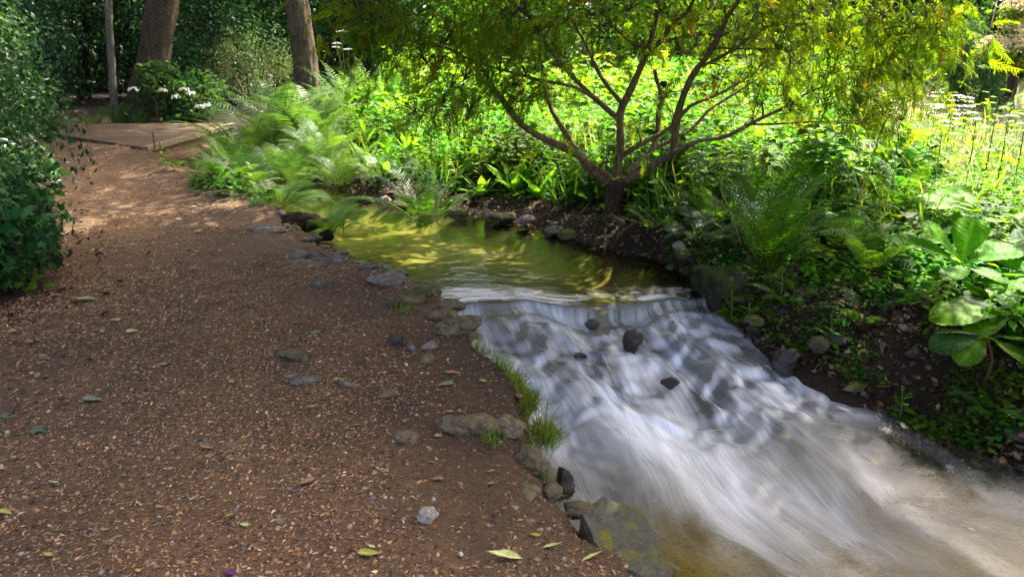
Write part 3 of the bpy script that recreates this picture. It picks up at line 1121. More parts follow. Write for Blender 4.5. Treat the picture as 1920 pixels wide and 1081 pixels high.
def hummock():
    p = at_z(548, 418, 0)
    V, Fc = ICO[4]
    V = V * (1 + .18 * fbm(V[:, 0] * 2, V[:, 1] * 2, V[:, 2] * 2, 3, 3)[:, None])
    V = V * np.array([.24, .17, .085])
    V = V * (1 + .12 * fbm(V[:, 0] * 30, V[:, 1] * 30, V[:, 2] * 30, 3, 3)[:, None])
    o = link('earth_hummock', make_mesh('earth_hummock', V, Fc, None, True), M_PEAT, loc=(p[0] + .05, p[1] + .12, -.015), rot=(0, 0, -.4))
    tag(o, 'dark fibrous earth hummock under the arching waterside fern', 'mound')
    p = at_z(400, 345, 0)
    V, Fc = stone_mesh(78, 3, .1, .4)
    o = link('earth_hummock', make_mesh('earth_hummock', V * np.array([.24, .2, .09]), Fc, None, True), M_PEAT, loc=(p[0], p[1] + .1, .0))
    tag(o, 'dark earth mound at the foot of the upright fern', 'mound')


hummock()


# ------------------------------------------------------------------ bark chips, pebbles and litter on the path
def on_path_points(n, x0, x1, y0, y1, margin=.02):
    x = rng.uniform(x0, x1, n)
    y = rng.uniform(y0, y1, n)
    d, side = stream_sd(x, y)
    e = .25 * fbm(x * 1.5, y * 1.5, 0, 3, 31)
    k = (side < .5) & (d > margin) & (x > path_left(y) - .35 + e) & (y < 13.0)
    x, y = x[k], y[k]
    return np.stack([x, y, ground_z(x, y)], 1)


def chips():
    r = np.random.default_rng(5)
    Ts = []
    for k in range(6):
        a = np.arange(4) * PI / 2 + r.uniform(-.5, .5, 4)
        rad = r.uniform(.6, 1.0, 4)
        ring = np.stack([np.cos(a) * rad, np.sin(a) * rad * r.uniform(.35, .75), r.uniform(-.08, .08, 4)], 1)
        V = np.concatenate([ring, [[.1, 0, r.uniform(.12, .35)]]])
        Fc = np.array([[i, (i + 1) % 4, 4] for i in range(4)])
        C = np.ones((5, 3))
        C[4] = 1.08
        Ts.append((V * .5, Fc, C))
    for k in range(1):                         # splinters
        V = np.array([[-1, -.05, 0], [-1, .05, 0], [0, -.08, .12], [0, .08, .12], [1, 0, .02]]) * .65
        Fc = np.array([[0, 2, 1], [1, 2, 3], [2, 4, 3]])
        Ts.append((V, Fc, np.ones((5, 3))))
    pal = np.array([(.175, .096, .042), (.11, .058, .026), (.25, .155, .08), (.058, .031, .015), (.19, .088, .032), (.40, .27, .15), (.026, .015, .008), (.21, .15, .10)])
    pr = np.array([.19, .25, .065, .22, .10, .012, .138, .025])
    zones = [(84000, -3.3, 1.0, 1.6, 3.6, .008, .030), (66000, -3.6, .5, 3.6, 5.4, .010, .032), (34000, -5.2, -.3, 5.4, 8.4, .014, .036), (18000, -9.0, -2.2, 8.4, 13.0, .02, .045)]
    out = []
    for n, x0, x1, y0, y1, s0, s1 in zones:
        p = on_path_points(n, x0, x1, y0, y1)
        p = p[rng.uniform(0, 1, len(p)) < .3 + .7 * sstep(-.5, .2, fbm(p[:, 0] * .9, p[:, 1] * .7, 0, 3, 19))]
        m = len(p)
        s = (s0 + (s1 - s0) * rng.uniform(0, 1, m) ** 2.4) * .92
        M = rot_zyx(rng.uniform(0, 6.28, m), rng.normal(0, .22, m), rng.normal(0, .22, m))
        c = pal[rng.choice(len(pal), m, p=pr)] * rng.uniform(.7, 1.25, m)[:, None]
        patch = 1.1 + .30 * fbm(p[:, 0] * .75 + .25 * p[:, 1], p[:, 1] * .38, 0, 3, 52)
        p[:, 2] += s * .12
        out.append(scatter_many(Ts, p, M, s * 1.15, c * patch[:, None]))
    V, Fc, C = merge(out)
    o = link('bark_chips', make_mesh('bark_chips', V, Fc, C), M_CHIP)
    tag(o, 'brown bark chips and grit strewn over the footpath', 'bark chips', kind='stuff')
    # rounded gravel
    V0, F0 = ICO[1]
    p = on_path_points(3600, -3.0, 1.2, 1.6, 6.0)
    m = len(p)
    s = .003 + .012 * rng.uniform(0, 1, m) ** 3
    c = np.array([(.14, .12, .105), (.20, .12, .07), (.09, .075, .066), (.28, .25, .22)])[rng.choice(4, m, p=[.4, .3, .22, .08])] * rng.uniform(.7, 1.2, m)[:, None]
    V, Fc, C = scatter((V0, F0, np.ones((len(V0), 3))), p, rot_zyx(rng.uniform(0, 6.28, m), rng.normal(0, .3, m), rng.normal(0, .3, m)),
                       s[:, None] * np.array([1, .8, .6]) * rng.uniform(.7, 1.3, (m, 3)), c)
    tag(link('gravel', make_mesh('gravel', V, Fc, C, True), M_CHIP), 'fine rounded gravel mixed into the footpath', 'gravel', kind='stuff')
    # thin twigs
    out = []
    p = on_path_points(420, -3.0, 1.0, 1.7, 6.5)
    for q in p:
        L = rng.uniform(.02, .09)
        a = rng.uniform(0, 6.28)
        dvec = np.array([math.cos(a), math.sin(a), 0])
        side = np.array([-dvec[1], dvec[0], 0]) * rng.normal(0, .25) * L
        P = np.array([q - dvec * L / 2, q + side, q + dvec * L / 2]) + np.array([0, 0, .006])
        V, Fc = tube(smooth_path(P, 5), np.full(5, rng.uniform(.0008, .0018)), 4)
        out.append((V, Fc, np.array((.10, .055, .03)) * rng.uniform(.6, 1.8)))
    V, Fc, C = merge(out)
    tag(link('twig_litter', make_mesh('twig_litter', V, Fc, C), M_CHIP), 'thin brown twigs and needles littering the footpath', 'twigs', kind='stuff')


chips()

# ------------------------------------------------------------------ leaf shapes
def leaf_T(w=.5, droop=.12, fold=.08):
    V = np.array([[0, 0, 0], [.42, w / 2, fold], [.45, 0, -.02], [.42, -w / 2, fold], [1, 0, -droop]], float)
    Fc = np.array([[0, 2, 1], [1, 2, 4], [0, 3, 2], [2, 3, 4]])
    return V, Fc, np.ones((5, 3))


def leaf6_T(w=.5, droop=.15, fold=.07):
    """rounder leaf of eight triangles"""
    xs = [.0, .25, .6, 1.0]
    ws = [.0, .42 * w, .45 * w, .0]
    V = [[0, 0, 0]]
    for x, h in zip(xs[1:3], ws[1:3]):
        z = -droop * x * x
        V += [[x, h, z + fold], [x, 0, z], [x, -h, z + fold]]
    V += [[1, 0, -droop]]
    Fc = [[0, 2, 1], [0, 3, 2], [1, 2, 5], [1, 5, 4], [2, 3, 6], [2, 6, 5], [4, 5, 7], [5, 6, 7]]
    return np.array(V, float), np.array(Fc), np.ones((8, 3))


def ivy_T():
    ang = np.radians([180, 130, 100, 62, 35, 18, 0, -18, -35, -62, -100, -130])
    rad = np.array([.12, .5, .34, .72, .42, .5, 1.0, .5, .42, .72, .34, .5])
    ring = np.stack([np.cos(ang) * rad + .2, np.sin(ang) * rad, -.12 * rad ** 2], 1)
    V = np.concatenate([[[.2, 0, .05]], ring]) * .6
    n = len(ring)
    Fc = np.array([[0, 1 + (k + 1) % n, 1 + k] for k in range(n)])
    return V, Fc, np.ones((len(V), 3))


def leaf2_T(w=.55, droop=.12, fold=.09):
    V = np.array([[0, 0, 0], [.45, w / 2, fold], [1, 0, -droop], [.45, -w / 2, fold]], float)
    return V, np.array([[0, 2, 1], [0, 3, 2]]), np.ones((4, 3))


LEAF2, LEAF2_N = leaf2_T(), leaf2_T(.32, .2)
LEAF, LEAF_N, LEAF6, IVY = leaf_T(), leaf_T(.3, .2), leaf6_T(.62), ivy_T()


def jitter_col(base, n, v=.25, h=.12):
    base = np.asarray(base, float)
    if base.ndim == 1:
        base = base[None].repeat(n, 0)
    c = base * (1 + rng.normal(0, v, n))[:, None].clip(.35, 1.9)
    c[:, 0] *= 1 + rng.normal(0, h, n)
    return c.clip(.002, 1)


def shell_points(c, r, n, inner=.55, lumpy=.3, seed=0, up_bias=0.0):
    """points through the outer part of a lumpy ellipsoid, with outward normals"""
    d = rng.normal(size=(n, 3))
    d[:, 2] += up_bias
    d /= np.linalg.norm(d, axis=1)[:, None]
    k = 1 + lumpy * fbm(d[:, 0] * 2.2 + seed, d[:, 1] * 2.2, d[:, 2] * 2.2, 3, seed)
    u = rng.uniform(inner ** 2, 1, n) ** .5
    p = np.asarray(c) + d * np.asarray(r) * (k * u)[:, None]
    nn = d / np.asarray(r)
    nn /= np.linalg.norm(nn, axis=1)[:, None]
    return p, nn


def face_rot(nn, spread=.5, droop=.35):
    """rotation: leaf lies with its face roughly along nn, tip pointing outward and down"""
    n = len(nn)
    nz = nn + rng.normal(0, spread, (n, 3)) + np.array([0, 0, .45])
    nz /= np.linalg.norm(nz, axis=1)[:, None]
    x = rng.normal(0, 1, (n, 3)) + nn * .6 + np.array([0, 0, -droop])
    x -= (x * nz).sum(1)[:, None] * nz
    x /= np.linalg.norm(x, axis=1)[:, None] + 1e-9
    y = np.cross(nz, x)
    return np.stack([x, y, nz], -1)


def foliage(clumps, n, size, col, T=LEAF, vary=.25, inner=.5, lumpy=.35, spread=.6, cut_below=None):
    """clumps: list of (centre, radii); n leaves shared by surface; returns arrays"""
    A = np.array([c[1][0] * c[1][1] + c[1][1] * c[1][2] + c[1][0] * c[1][2] for c in clumps])
    A = A / A.sum()
    out = []
    for k, (c, r) in enumerate(clumps):
        m = max(4, int(n * A[k]))
        p, nn = shell_points(c, r, m, inner, lumpy, seed=int(rng.integers(1e6)))
        if cut_below is not None:
            g = p[:, 2] > cut_below
            p, nn = p[g], nn[g]
        m = len(p)
        s = size * rng.uniform(.6, 1.3, m)
        # twig-sized clusters share a tone
        tone = 1 + .3 * fbm(p[:, 0] * 3, p[:, 1] * 3, p[:, 2] * 3, 2, k)
        c_ = jitter_col(col, m, vary) * tone[:, None]
        out.append(scatter(T, p, face_rot(nn, spread), s, c_))
    return merge(out)


def sub_clumps(c, r, n, f=.45):
    """break a big ellipsoid into n smaller lumps on its surface for an uneven outline"""
    c, r = np.asarray(c, float), np.asarray(r, float)
    out = [(c, r * .72)]
    d = rng.normal(size=(n, 3))
    d /= np.linalg.norm(d, axis=1)[:, None]
    for k in range(n):
        out.append((c + d[k] * r * rng.uniform(.55, .85), r * f * rng.uniform(.6, 1.2)))
    return out


def shrub(name, label, cat, c, r, n, size, col, mat, T=LEAF, lumps=14, stems=5, group=None, bark=None, cut=None):
    c = np.asarray(c, float)
    base = np.array([c[0], c[1], gz(c[0], c[1])])
    t = thing(name, label, cat, base, group=group)
    cl = [(np.asarray(a) - base, b) for a, b in sub_clumps(c, r, lumps)]
    V, Fc, C = foliage(cl, n, size, col, T, cut_below=.02 if cut is None else cut)
    link('foliage', make_mesh('foliage', V, Fc, C), mat, t)
    parts = []
    for k in range(stems):
        a = rng.uniform(0, 6.28)
        e = (c - base) + np.array([math.cos(a) * r[0] * .55, math.sin(a) * r[1] * .55, r[2] * .3])
        P = smooth_path([np.array([math.cos(a) * .1, math.sin(a) * .1, -.1]), e * .5 + rng.normal(0, .05, 3), e], 7)
        parts.append(tube(P, np.linspace(.035, .01, 7) * max(r) ** .5, 5))
    V, Fc, C = merge(parts)
    link('stems', make_mesh('stems', V, Fc, C, True), bark or M_TWIG, t)
    return t


# ------------------------------------------------------------------ footbridge
def prism(poly, z0, z1):
    import bmesh
    bm = bmesh.new()
    a = [bm.verts.new((x, y, z0)) for x, y in poly]
    b = [bm.verts.new((x, y, z1)) for x, y in poly]
    n = len(poly)
    bm.faces.new(b)
    bm.faces.new(a[::-1])
    for k in range(n):
        bm.faces.new((a[k], a[(k + 1) % n], b[(k + 1) % n], b[k]))
    bmesh.ops.recalc_face_normals(bm, faces=bm.faces[:])
    bmesh.ops.bevel(bm, geom=bm.edges[:], offset=.006, segments=1, affect='EDGES')
    me = bpy.data.meshes.new('slab')
    bm.to_mesh(me)
    bm.free()
    return me


def bridge():
    t = thing('footbridge', 'low footbridge with gritty tan deck and rusted steel side beam', 'bridge', (-6.8, 13, .09))
    o = np.array([-6.8, 13.0])

    def part(name, poly, z0, z1, mat):
        me = prism([tuple(np.array(p) - o) for p in poly], z0, z1)
        me.name = name
        return link(name, me, mat, t)
    part('deck', [(-5.58, 11.22), (-5.62, 15.0), (-8.5, 15.0), (-8.15, 13.18)], .0, .085, M_DECK)
    part('edge_board', [(-5.44, 11.14), (-5.48, 15.02), (-5.575, 15.02), (-5.535, 11.16)], .012, .098, M_BOARD)
    b = part('beam', [(-5.52, 11.3), (-5.56, 15.0), (-5.59, 15.0), (-5.55, 11.3)], -.22, -.002, M_RUST)
    fl = prism([tuple(np.array(p) - o) for p in [(-5.44, 11.3), (-5.48, 15.0), (-5.66, 15.0), (-5.62, 11.3)]], -.245, -.222)
    link('beam_flange', fl, M_RUST, b)
    fl = prism([tuple(np.array(p) - o) for p in [(-8.2, 13.2), (-8.4, 15.0), (-8.5, 15.0), (-8.3, 13.25)]], -.24, -.002)
    link('beam', fl, M_RUST, t)
    for (x, y, h, lab) in ((-5.27, 11.02, .36, 'thin rusty stake standing in front of the footbridge corner'), (-5.18, 11.0, .20, 'shorter rusty stake beside the tall one at the footbridge')):
        P = np.array([[0, 0, -.25], [.004, 0, h * .5], [-.004, .01, h]])
        V, Fc = tube(smooth_path(P, 6), np.full(6, .012), 6)
        tag(link('stake', make_mesh('stake', V, Fc, None, True), M_RUST, loc=(x, y, gz(x, y))), lab, 'stake')
    P = np.array([[0, 0, -.1], [0, 0, .25], [0, 0, .55]])
    V, Fc = tube(P, np.full(3, .02), 6)
    q = at_y(300, 243, 15.3)
    tag(link('stake', make_mesh('stake', V, Fc, None, True), M_BARK, loc=(q[0], q[1], gz(q[0], q[1]))), 'brown wooden stake beyond the far end of the footbridge', 'stake')


bridge()


# ------------------------------------------------------------------ ferns
def frond_T(L=1.0, pairs=24, plen=.17, detail=True, a0=12, a1=75, seed=0, stalk=.18, sweep=62):
    """one arching frond in the XZ plane: base at the origin, bending over towards +X"""
    r = np.random.default_rng(seed)
    ns = 20
    tt = np.linspace(0, 1, ns)
    ang = np.radians(a0 + (a1 - a0) * tt ** 1.6)
    step = L / (ns - 1)
    P = np.zeros((ns, 3))
    bend = r.uniform(-.12, .12)
    for i in range(1, ns):
        P[i] = P[i - 1] + step * np.array([math.sin(ang[i]), bend * tt[i], math.cos(ang[i])])
    rad = np.interp(tt, [0, .2, 1], [.0065, .004, .0012]) * L ** .5
    V, Fc = tube(P, rad, 4)
    parts = [(V, Fc, np.tile(np.array([1.1, .75, .6]), (len(V), 1)))]
    Vs, Fs, Cs, n = [], [], [], 0
    ts = np.linspace(stalk, .985, pairs)
    for k, t in enumerate(ts):
        i = t * (ns - 1)
        i0 = min(int(i), ns - 2)
        f = i - i0
        p = P[i0] * (1 - f) + P[i0 + 1] * f
        tan = P[i0 + 1] - P[i0]
        tan /= np.linalg.norm(tan)
        nrm = np.array([-tan[2], 0, tan[0]])          # upper face normal in the XZ plane
        q = (t - stalk) / (1 - stalk)
        ln = L * plen * max(.06, math.sin(PI * min(1, (q * .93 + .10)) ** .75)) * r.uniform(.9, 1.08)
        for sgn in (-1, 1):
            sw = math.radians(sweep) + r.normal(0, .05)
            d = tan * math.cos(sw) + np.array([0, sgn, 0]) * math.sin(sw)
            up = nrm * .16 + r.normal(0, .04, 3)
            d = d + up * .5
            d /= np.linalg.norm(d)
            w = np.cross(nrm, d)
            w /= np.linalg.norm(w)
            shade = r.uniform(.85, 1.12)
            if detail:
                m = max(3, int(ln / (L * plen) * 9))
                for j in range(m):
                    g = (j + .6) / m
                    c = p + d * ln * g - nrm * ln * .22 * g * g
                    pl = ln * .10 * (1 - .6 * g) + .002
                    for s2 in (-1, 1):
                        e = w * s2 * .9 + d * .55
                        e /= np.linalg.norm(e)
                        b = d * ln / m * .62
                        Vs.append([c - b * .8, c + e * pl * .6 - b * .35 + nrm * .003, c + e * pl, c + b * .7])
                        Fs.append([[n, n + 1, n + 2], [n, n + 2, n + 3]] if s2 > 0 else [[n, n + 2, n + 1], [n, n + 3, n + 2]])
                        Cs.append([shade] * 4)
                        n += 4
            else:
                hw = ln * .06 + .002
                m1 = p + d * ln * .5 - nrm * ln * .05
                tip = p + d * ln - nrm * ln * .22
                Vs.append([p + w * hw * .5, p - w * hw * .5, m1 + w * hw, m1 - w * hw, tip])
                Fs.append([[n, n + 1, n + 3], [n, n + 3, n + 2], [n + 2, n + 3, n + 4]])
                Cs.append([shade] * 5)
                n += 5
    V2 = np.concatenate([np.array(v) for v in Vs])
    F2 = np.concatenate([np.array(f) for f in Fs])
    C2 = np.concatenate([np.array(c) for c in Cs])[:, None] * np.ones((1, 3))
    parts.append((V2, F2, C2))
    return merge(parts)


FROND_CACHE = {}


def frond_mesh(kind, variant, color):
    key = (kind, variant, tuple(np.round(color, 4)))
    if key in FROND_CACHE:
        return FROND_CACHE[key]
    a = {'upright': dict(a0=4, a1=58, plen=.125, pairs=30), 'arch': dict(a0=14, a1=98, plen=.14, pairs=30), 'flop': dict(a0=35, a1=125, plen=.15, pairs=28),
         'far': dict(a0=8, a1=70, plen=.13, pairs=26, detail=False)}[kind]
    T = frond_T(1.0, seed=variant * 7 + len(kind), **a)
    me = make_mesh('frond', T[0], T[1], T[2] * np.asarray(color), False)
    me.materials.append(M_FERN)
    FROND_CACHE[key] = me
    return me


def fern(label, x, y, h, n, kind, color, spread=.5, yaw0=0.0, yaw1=6.283, z=None, group=None, base=True, tilt=0.0, scale_j=.25):
    zz = gz(x, y) if z is None else z
    t = thing('fern', label, 'fern', (x, y, zz - .02), group=group)
    for k in range(n):
        a = yaw0 + (yaw1 - yaw0) * (k + rng.uniform(-.35, .35)) / n
        me = frond_mesh(kind, int(rng.integers(0, 4)), color)
        s = h * rng.uniform(1 - scale_j, 1 + scale_j * .4)
        link('frond', me, None, t, loc=(math.cos(a) * .05 * spread, math.sin(a) * .05 * spread, 0), rot=(rng.normal(0, .08), tilt + rng.normal(0, .10) + (rng.uniform(-.15, .25) * spread), a), scale=s)
    if base:
        V, Fc = stone_mesh(int(rng.integers(9999)), 2, .1, .35)
        link('rootstock', make_mesh('rootstock', V * np.array([.07, .07, .06]) * (.6 + h * .7), Fc, None, True), M_PEAT, t)
    return t


G1 = (.070, .185, .016)     # fresh mid green
G2 = (.10, .24, .024)       # light
G3 = (.105, .215, .05)      # pale grey green
G4 = (.06, .165, .012)    # deep
p = at_z(385, 338)
fern('upright fern with dark bare stalks at the path edge near the footbridge', p[0] + .32, p[1] + .1, 1.0, 22, 'upright', G2, .8)
p = at_z(478, 388)
fern('bushy bright green fern drooping over the path edge and pool', p[0] + .05, p[1] + .5, .88, 30, 'flop', G1, 1.1)
fern('second bushy green fern just behind the one drooping over the pool', p[0] - .45, p[1] + 1.0, .95, 24, 'arch', G1, 1.1)
fern('small fern between the bushy fern and the arching waterside fern', p[0] + .55, p[1] + .35, .6, 16, 'flop', G2, 1.0)
p = at_z(615, 432)
fern('small fern arching out over the pool from the earth hummock', p[0] - .02, p[1] + .05, .56, 13, 'flop', G1, .9, -1.7, 1.9, z=-.03)
for (x, y, h, lab) in ((470, 300, 1.55, 'tall pale fern left in the stand before the ridged trunk'), (530, 292, 1.85, 'tallest pale fern in the stand before the ridged trunk'),
                       (590, 292, 1.7, 'tall pale fern right in the stand below the ridged trunk'), (430, 296, 1.2, 'pale fern at the footbridge end of the tall stand')):
    p = at_z(x, y)
    fern(lab, p[0], p[1], h, 20, 'arch', G3, .9)
p = at_z(640, 338)
fern('pale fern spreading low over the far stream bank', p[0], p[1], .85, 16, 'arch', G3, 1.1)
fern('low pale fern leaning to the pool beside the far stream bank', p[0] + .5, p[1] - .1, .7, 12, 'flop', G3, 1.0)
for (x, y, dx, h, n, kd, lab) in ((445, 352, 0, .9, 20, 'arch', 'fern between the upright fern and the bushy fern'), (560, 330, 0, 1.1, 18, 'arch', 'broad fern at the narrow head of the pool before the tall stand'),
                              (612, 318, 0, 1.0, 16, 'arch', 'broad fern right of the narrow head of the pool'), (520, 322, 0, 1.15, 18, 'arch', 'broad fern left of the narrow head of the pool'),
                              (690, 312, 0, .8, 14, 'flop', 'low fern in the sunny cover beyond the pool head')):
    p = at_z(x, y)
    fern(lab, p[0], p[1], h, n, kd, G3 if x > 500 else G1, 1.0)
p = at_z(797, 384, -.02)
fern('open fern with reddish bare stalks on the far pool bank', p[0], p[1] + .08, .95, 15, 'upright', G1, 1.9, tilt=.28)
p = at_z(1452, 512, .05)
fern('large dark green fern standing on the bank above the weir', p[0], p[1] + .1, .98, 18, 'arch', G4, .8)
fern('fern fanning out right of the large dark fern above the weir', p[0] + .50, p[1] + .28, .85, 13, 'flop', G1, 1.1)
fern('tall fern behind the large dark fern above the weir', p[0] + .15, p[1] + .8, 1.0, 14, 'upright', G1, 1.2)
fern('small fern hanging on the bank right of the weir lip', 1.86, 4.72, .38, 11, 'flop', G1, 1.0)
fern('small fern halfway down the dark bank above the black wet rock', 2.22, 4.36, .36, 11, 'flop', G4, 1.0)
fern('small fern low on the dark bank under the big leaves', 2.62, 3.62, .34, 10, 'flop', G4, 1.0)
fern('fern on the bank top between the large dark fern and the glowing leaves', 2.45, 4.85, .6, 13, 'arch', G2, 1.0)
fern('fern in the undergrowth right of the multi stemmed tree', 1.75, 6.2, .8, 13, 'arch', G1, 1.0)
fern('silvery fern arching low before the undergrowth by the white bank stone', 1.55, 5.75, .55, 10, 'flop', (.10, .15, .08), 1.0)
fern('bright fern deep in the undergrowth right of the multi stemmed tree', 2.6, 6.6, .9, 14, 'arch', G2, 1.0)
fern('bright fern at the meadow edge behind the big leaved plants', 3.3, 6.1, .7, 12, 'arch', G2, 1.0)
for (x, y, h, lab) in ((655, 205, 1.5, 'tall far fern left in the sunny bank behind the ridged trunk'), (700, 205, 1.6, 'tall far fern in the sunny bank right of the ridged trunk'),
                       (745, 208, 1.3, 'far fern right in the sunny bank behind the overhanging branches')):
    p = at_z(x, y)
    p = p * (13.5 / p[1])
    fern(lab, p[0], p[1], h, 18, 'far', G3, .8)
for (x, y, h, lab) in ((180, 250, .7, 'low fern left beside the slender pale trunk'), (225, 247, .75, 'low fern at the foot of the slender pale trunk'), (262, 246, .55, 'low fern left of the big leaning trunk')):
    p = at_y(x, y, 15.6)
    fern(lab, p[0], p[1], h, 12, 'far', G3, 1.0)
p = at_z(338, 300)
fern('small bright fern under the side of the footbridge', p[0] + .25, p[1] - .2, .45, 10, 'arch', G2, 1.0)


# ------------------------------------------------------------------ plants that carry single large leaves
def leaf_blade(L=1.0, w=.55, nu=22, nv=10, pleats=9, shape='obovate', droop=.12, seed=0, fold=.18):
    r = np.random.default_rng(seed)
    u = np.linspace(0, 1, nu)
    v = np.linspace(-1, 1, nv + 1)
    if shape == 'obovate':
        prof = np.interp(u, [0, .1, .3, .55, .75, .9, .97, 1], [.04, .16, .55, .93, 1.0, .72, .36, .02])
    elif shape == 'lance':
        prof = np.interp(u, [0, .15, .4, .7, 1], [.12, .7, 1, .62, .01])
    else:
        prof = np.interp(u, [0, .08, .3, .6, .85, 1], [.1, .75, 1, .8, .38, .01])
    teeth = 1 + .035 * np.sign(np.sin(u * 60)) * (u > .1)
    U, Vv = np.meshgrid(u, v, indexing='ij')
    Y = Vv * (prof * teeth)[:, None] * w / 2
    Xc = U * (1 + 0 * Vv) + .05 * np.abs(Vv) * (1 - U)
    ph = (U * pleats - np.abs(Vv) * 1.5)
    Z = fold * np.abs(Vv) * w * .35 * prof[:, None] - droop * U ** 2 + .016 * np.cos(ph * 2 * PI) * np.minimum(1, np.abs(Vv) * 3) * prof[:, None]
    Z += .04 * fbm(U * 2.5, Vv * 1.3, seed, 2, seed)
    V = np.stack([Xc, Y, Z], -1).reshape(-1, 3) * L
    i = np.arange(nu - 1)[:, None] * (nv + 1)
    j = np.arange(nv)[None]
    q = np.stack([i + j, i + nv + 1 + j, i + nv + 2 + j, i + j + 1], -1).reshape(-1, 4)
    Fc = np.concatenate([q[:, [0, 1, 2]], q[:, [0, 2, 3]]])
    # midrib and side veins are paler leaf tissue
    vein = np.maximum((np.abs(Vv) < .09) * .6, (np.cos(ph * 2 * PI) < -.7) * .3) - .35 * (np.abs(Vv) > .96) * (fbm(U * 6, Vv, seed, 2, 4) > .1)
    C = (1 + vein)[..., None] * np.array([1, 1, 1]) * (1 + .12 * fbm(U * 4, Vv * 3, seed + 5, 3, seed))[..., None]
    return V, Fc, C.reshape(-1, 3)


BLADES = {}


def blade_mesh(shape, k, col, w, pleats, droop):
    key = (shape, k, col, w)
    if key not in BLADES:
        V, Fc, C = leaf_blade(1.0, w, shape=shape, seed=k * 3 + 1, pleats=pleats, droop=droop)
        me = make_mesh('leaf', V, Fc, C * np.asarray(col), True)
        me.materials.append(M_BIGLEAF)
        BLADES[key] = me
    return BLADES[key]


def palmate(label, foot, hubs, L, leafcols, seed=0):
    """plant of tall stalks, each ending in a whorl of large toothed leaflets.
    hubs: list of (hub position, list of (yaw deg, lift deg, length factor))"""
    foot = np.array([foot[0], foot[1], gz(foot[0], foot[1])])
    t = thing('big_leaved_plant', label, 'plant', foot)
    for hi, (hub, leaves) in enumerate(hubs):
        h = np.asarray(hub) - foot
        mid = h * .5 + np.array([rng.normal(0, .03), rng.normal(0, .03), 0])
        V, Fc = tube(smooth_path([np.array([0, 0, -.05]), mid, h], 9), np.linspace(.011, .007, 9), 6)
        st = link('stalk', make_mesh('stalk', V, Fc, None, True), M_STALK_BROWN, t)
        for k, (yaw, lift, f) in enumerate(leaves):
            me = blade_mesh('obovate', (seed + k) % 4, leafcols[k % len(leafcols)], .58, 10, .24)
            link('leaflet', me, None, st, loc=h, rot=(R(rng.uniform(-18, 18)), -R(lift), R(yaw)), scale=L * f)
    return t


CG = (.10, .24, .008)
CD = (.075, .19, .010)
CB = (.04, .10, .022)
# hubs placed where the photo shows them, at the depth of the bank
h1 = at_y(1800, 497, 4.45)
palmate('big leaved plant with glowing upright leaves above the right bank', (2.82, 4.5), [(h1, [(130, 54, 1.0), (50, 56, 1.05), (10, 24, 1.15), (168, 34, 1.0), (-60, 5, .8), (-130, 8, .8)])], .36, [CG, CG, CG, CG, CD, CD])
h2 = at_y(1722, 480, 4.9)
palmate('darker big leaved plant spreading pointed leaves left of the glowing one', (2.75, 4.95), [(h2, [(170, 14, 1.1), (200, 2, 1.05), (128, 28, .9), (60, 30, .9), (-40, 6, .9), (-100, 0, .8)])], .31, [CG, CD, CG, CD, CD, CD])
h3 = at_y(1840, 400, 5.2)
h3b = at_y(1900, 420, 5.0)
palmate('tall big leaved plant with bluish drooping leaves behind the glowing one', (3.4, 5.3), [(h3, [(160, 20, 1.25), (110, 30, 1.1), (30, 12, 1.1), (-45, -22, 1.2), (-110, -8, 1.0), (200, -6, 1.1)]),
        (h3b, [(150, 10, 1.0), (60, 15, 1.0), (-20, 0, 1.1), (-100, -10, 1.1), (200, -5, 1.0)])], .36, [CG, CG, CB, CB, CB, CB])
h4 = at_y(1895, 590, 3.9)
palmate('low big leaved plant reaching over the bank at the right edge', (2.85, 3.95), [(h4, [(176, 8, 1.35), (140, 14, 1.0), (205, -4, 1.1), (70, 20, 1.0), (10, 10, 1.0), (-70, -8, .9)])], .31, [CG, CB, CD, CB, CG, CD])
h5 = at_y(1850, 632, 3.75)
palmate('lowest big leaved plant with flat dark leaves over the dark bank', (2.62, 3.75), [(h5, [(182, 0, 1.1), (150, 10, .9), (60, 16, .9), (0, 4, 1.1), (-50, -10, .9), (215, -8, 1.0)])], .27, [CB, CB, CD, CB, CD, CD])
h6 = at_y(1935, 520, 4.3)
palmate('big leaved plant cut by the right edge of the picture', (3.2, 4.35), [(h6, [(160, 10, 1.0), (205, 0, 1.1), (110, 25, 1.0), (250, -5, 1.0), (30, 10, 1.0)])], .32, [CG, CG, CD, CB, CD])


def broad_plant(name, label, x, y, n, L, w, col, lift0=35, lift1=80, shape='ovate', group=None, stem=.0):
    zz = gz(x, y)
    t = thing(name, label, 'plant', (x, y, zz), group=group)
    if stem > 0:
        V, Fc = tube(smooth_path([np.array([0, 0, -.05]), np.array([.01, .01, stem * .5]), np.array([.0, .02, stem])], 7), np.linspace(.008, .004, 7), 5)
        link('stem', make_mesh('stem', V, Fc, None, True), M_STALK, t)
    for k in range(n):
        a = 2.4 * k + rng.uniform(-.3, .3)
        me = blade_mesh(shape, k % 4, tuple(col), w, 7, .28)
        f = (k + .5) / n
        z = f * stem if stem else 0
        link('leaf', me, None, t, loc=(math.cos(a) * .012, math.sin(a) * .012, z), rot=(rng.uniform(-.4, .4), -R(rng.uniform(lift0, lift1)), a), scale=L * rng.uniform(.65, 1.1) * ((1.15 - .5 * f) if stem else 1))
    return t


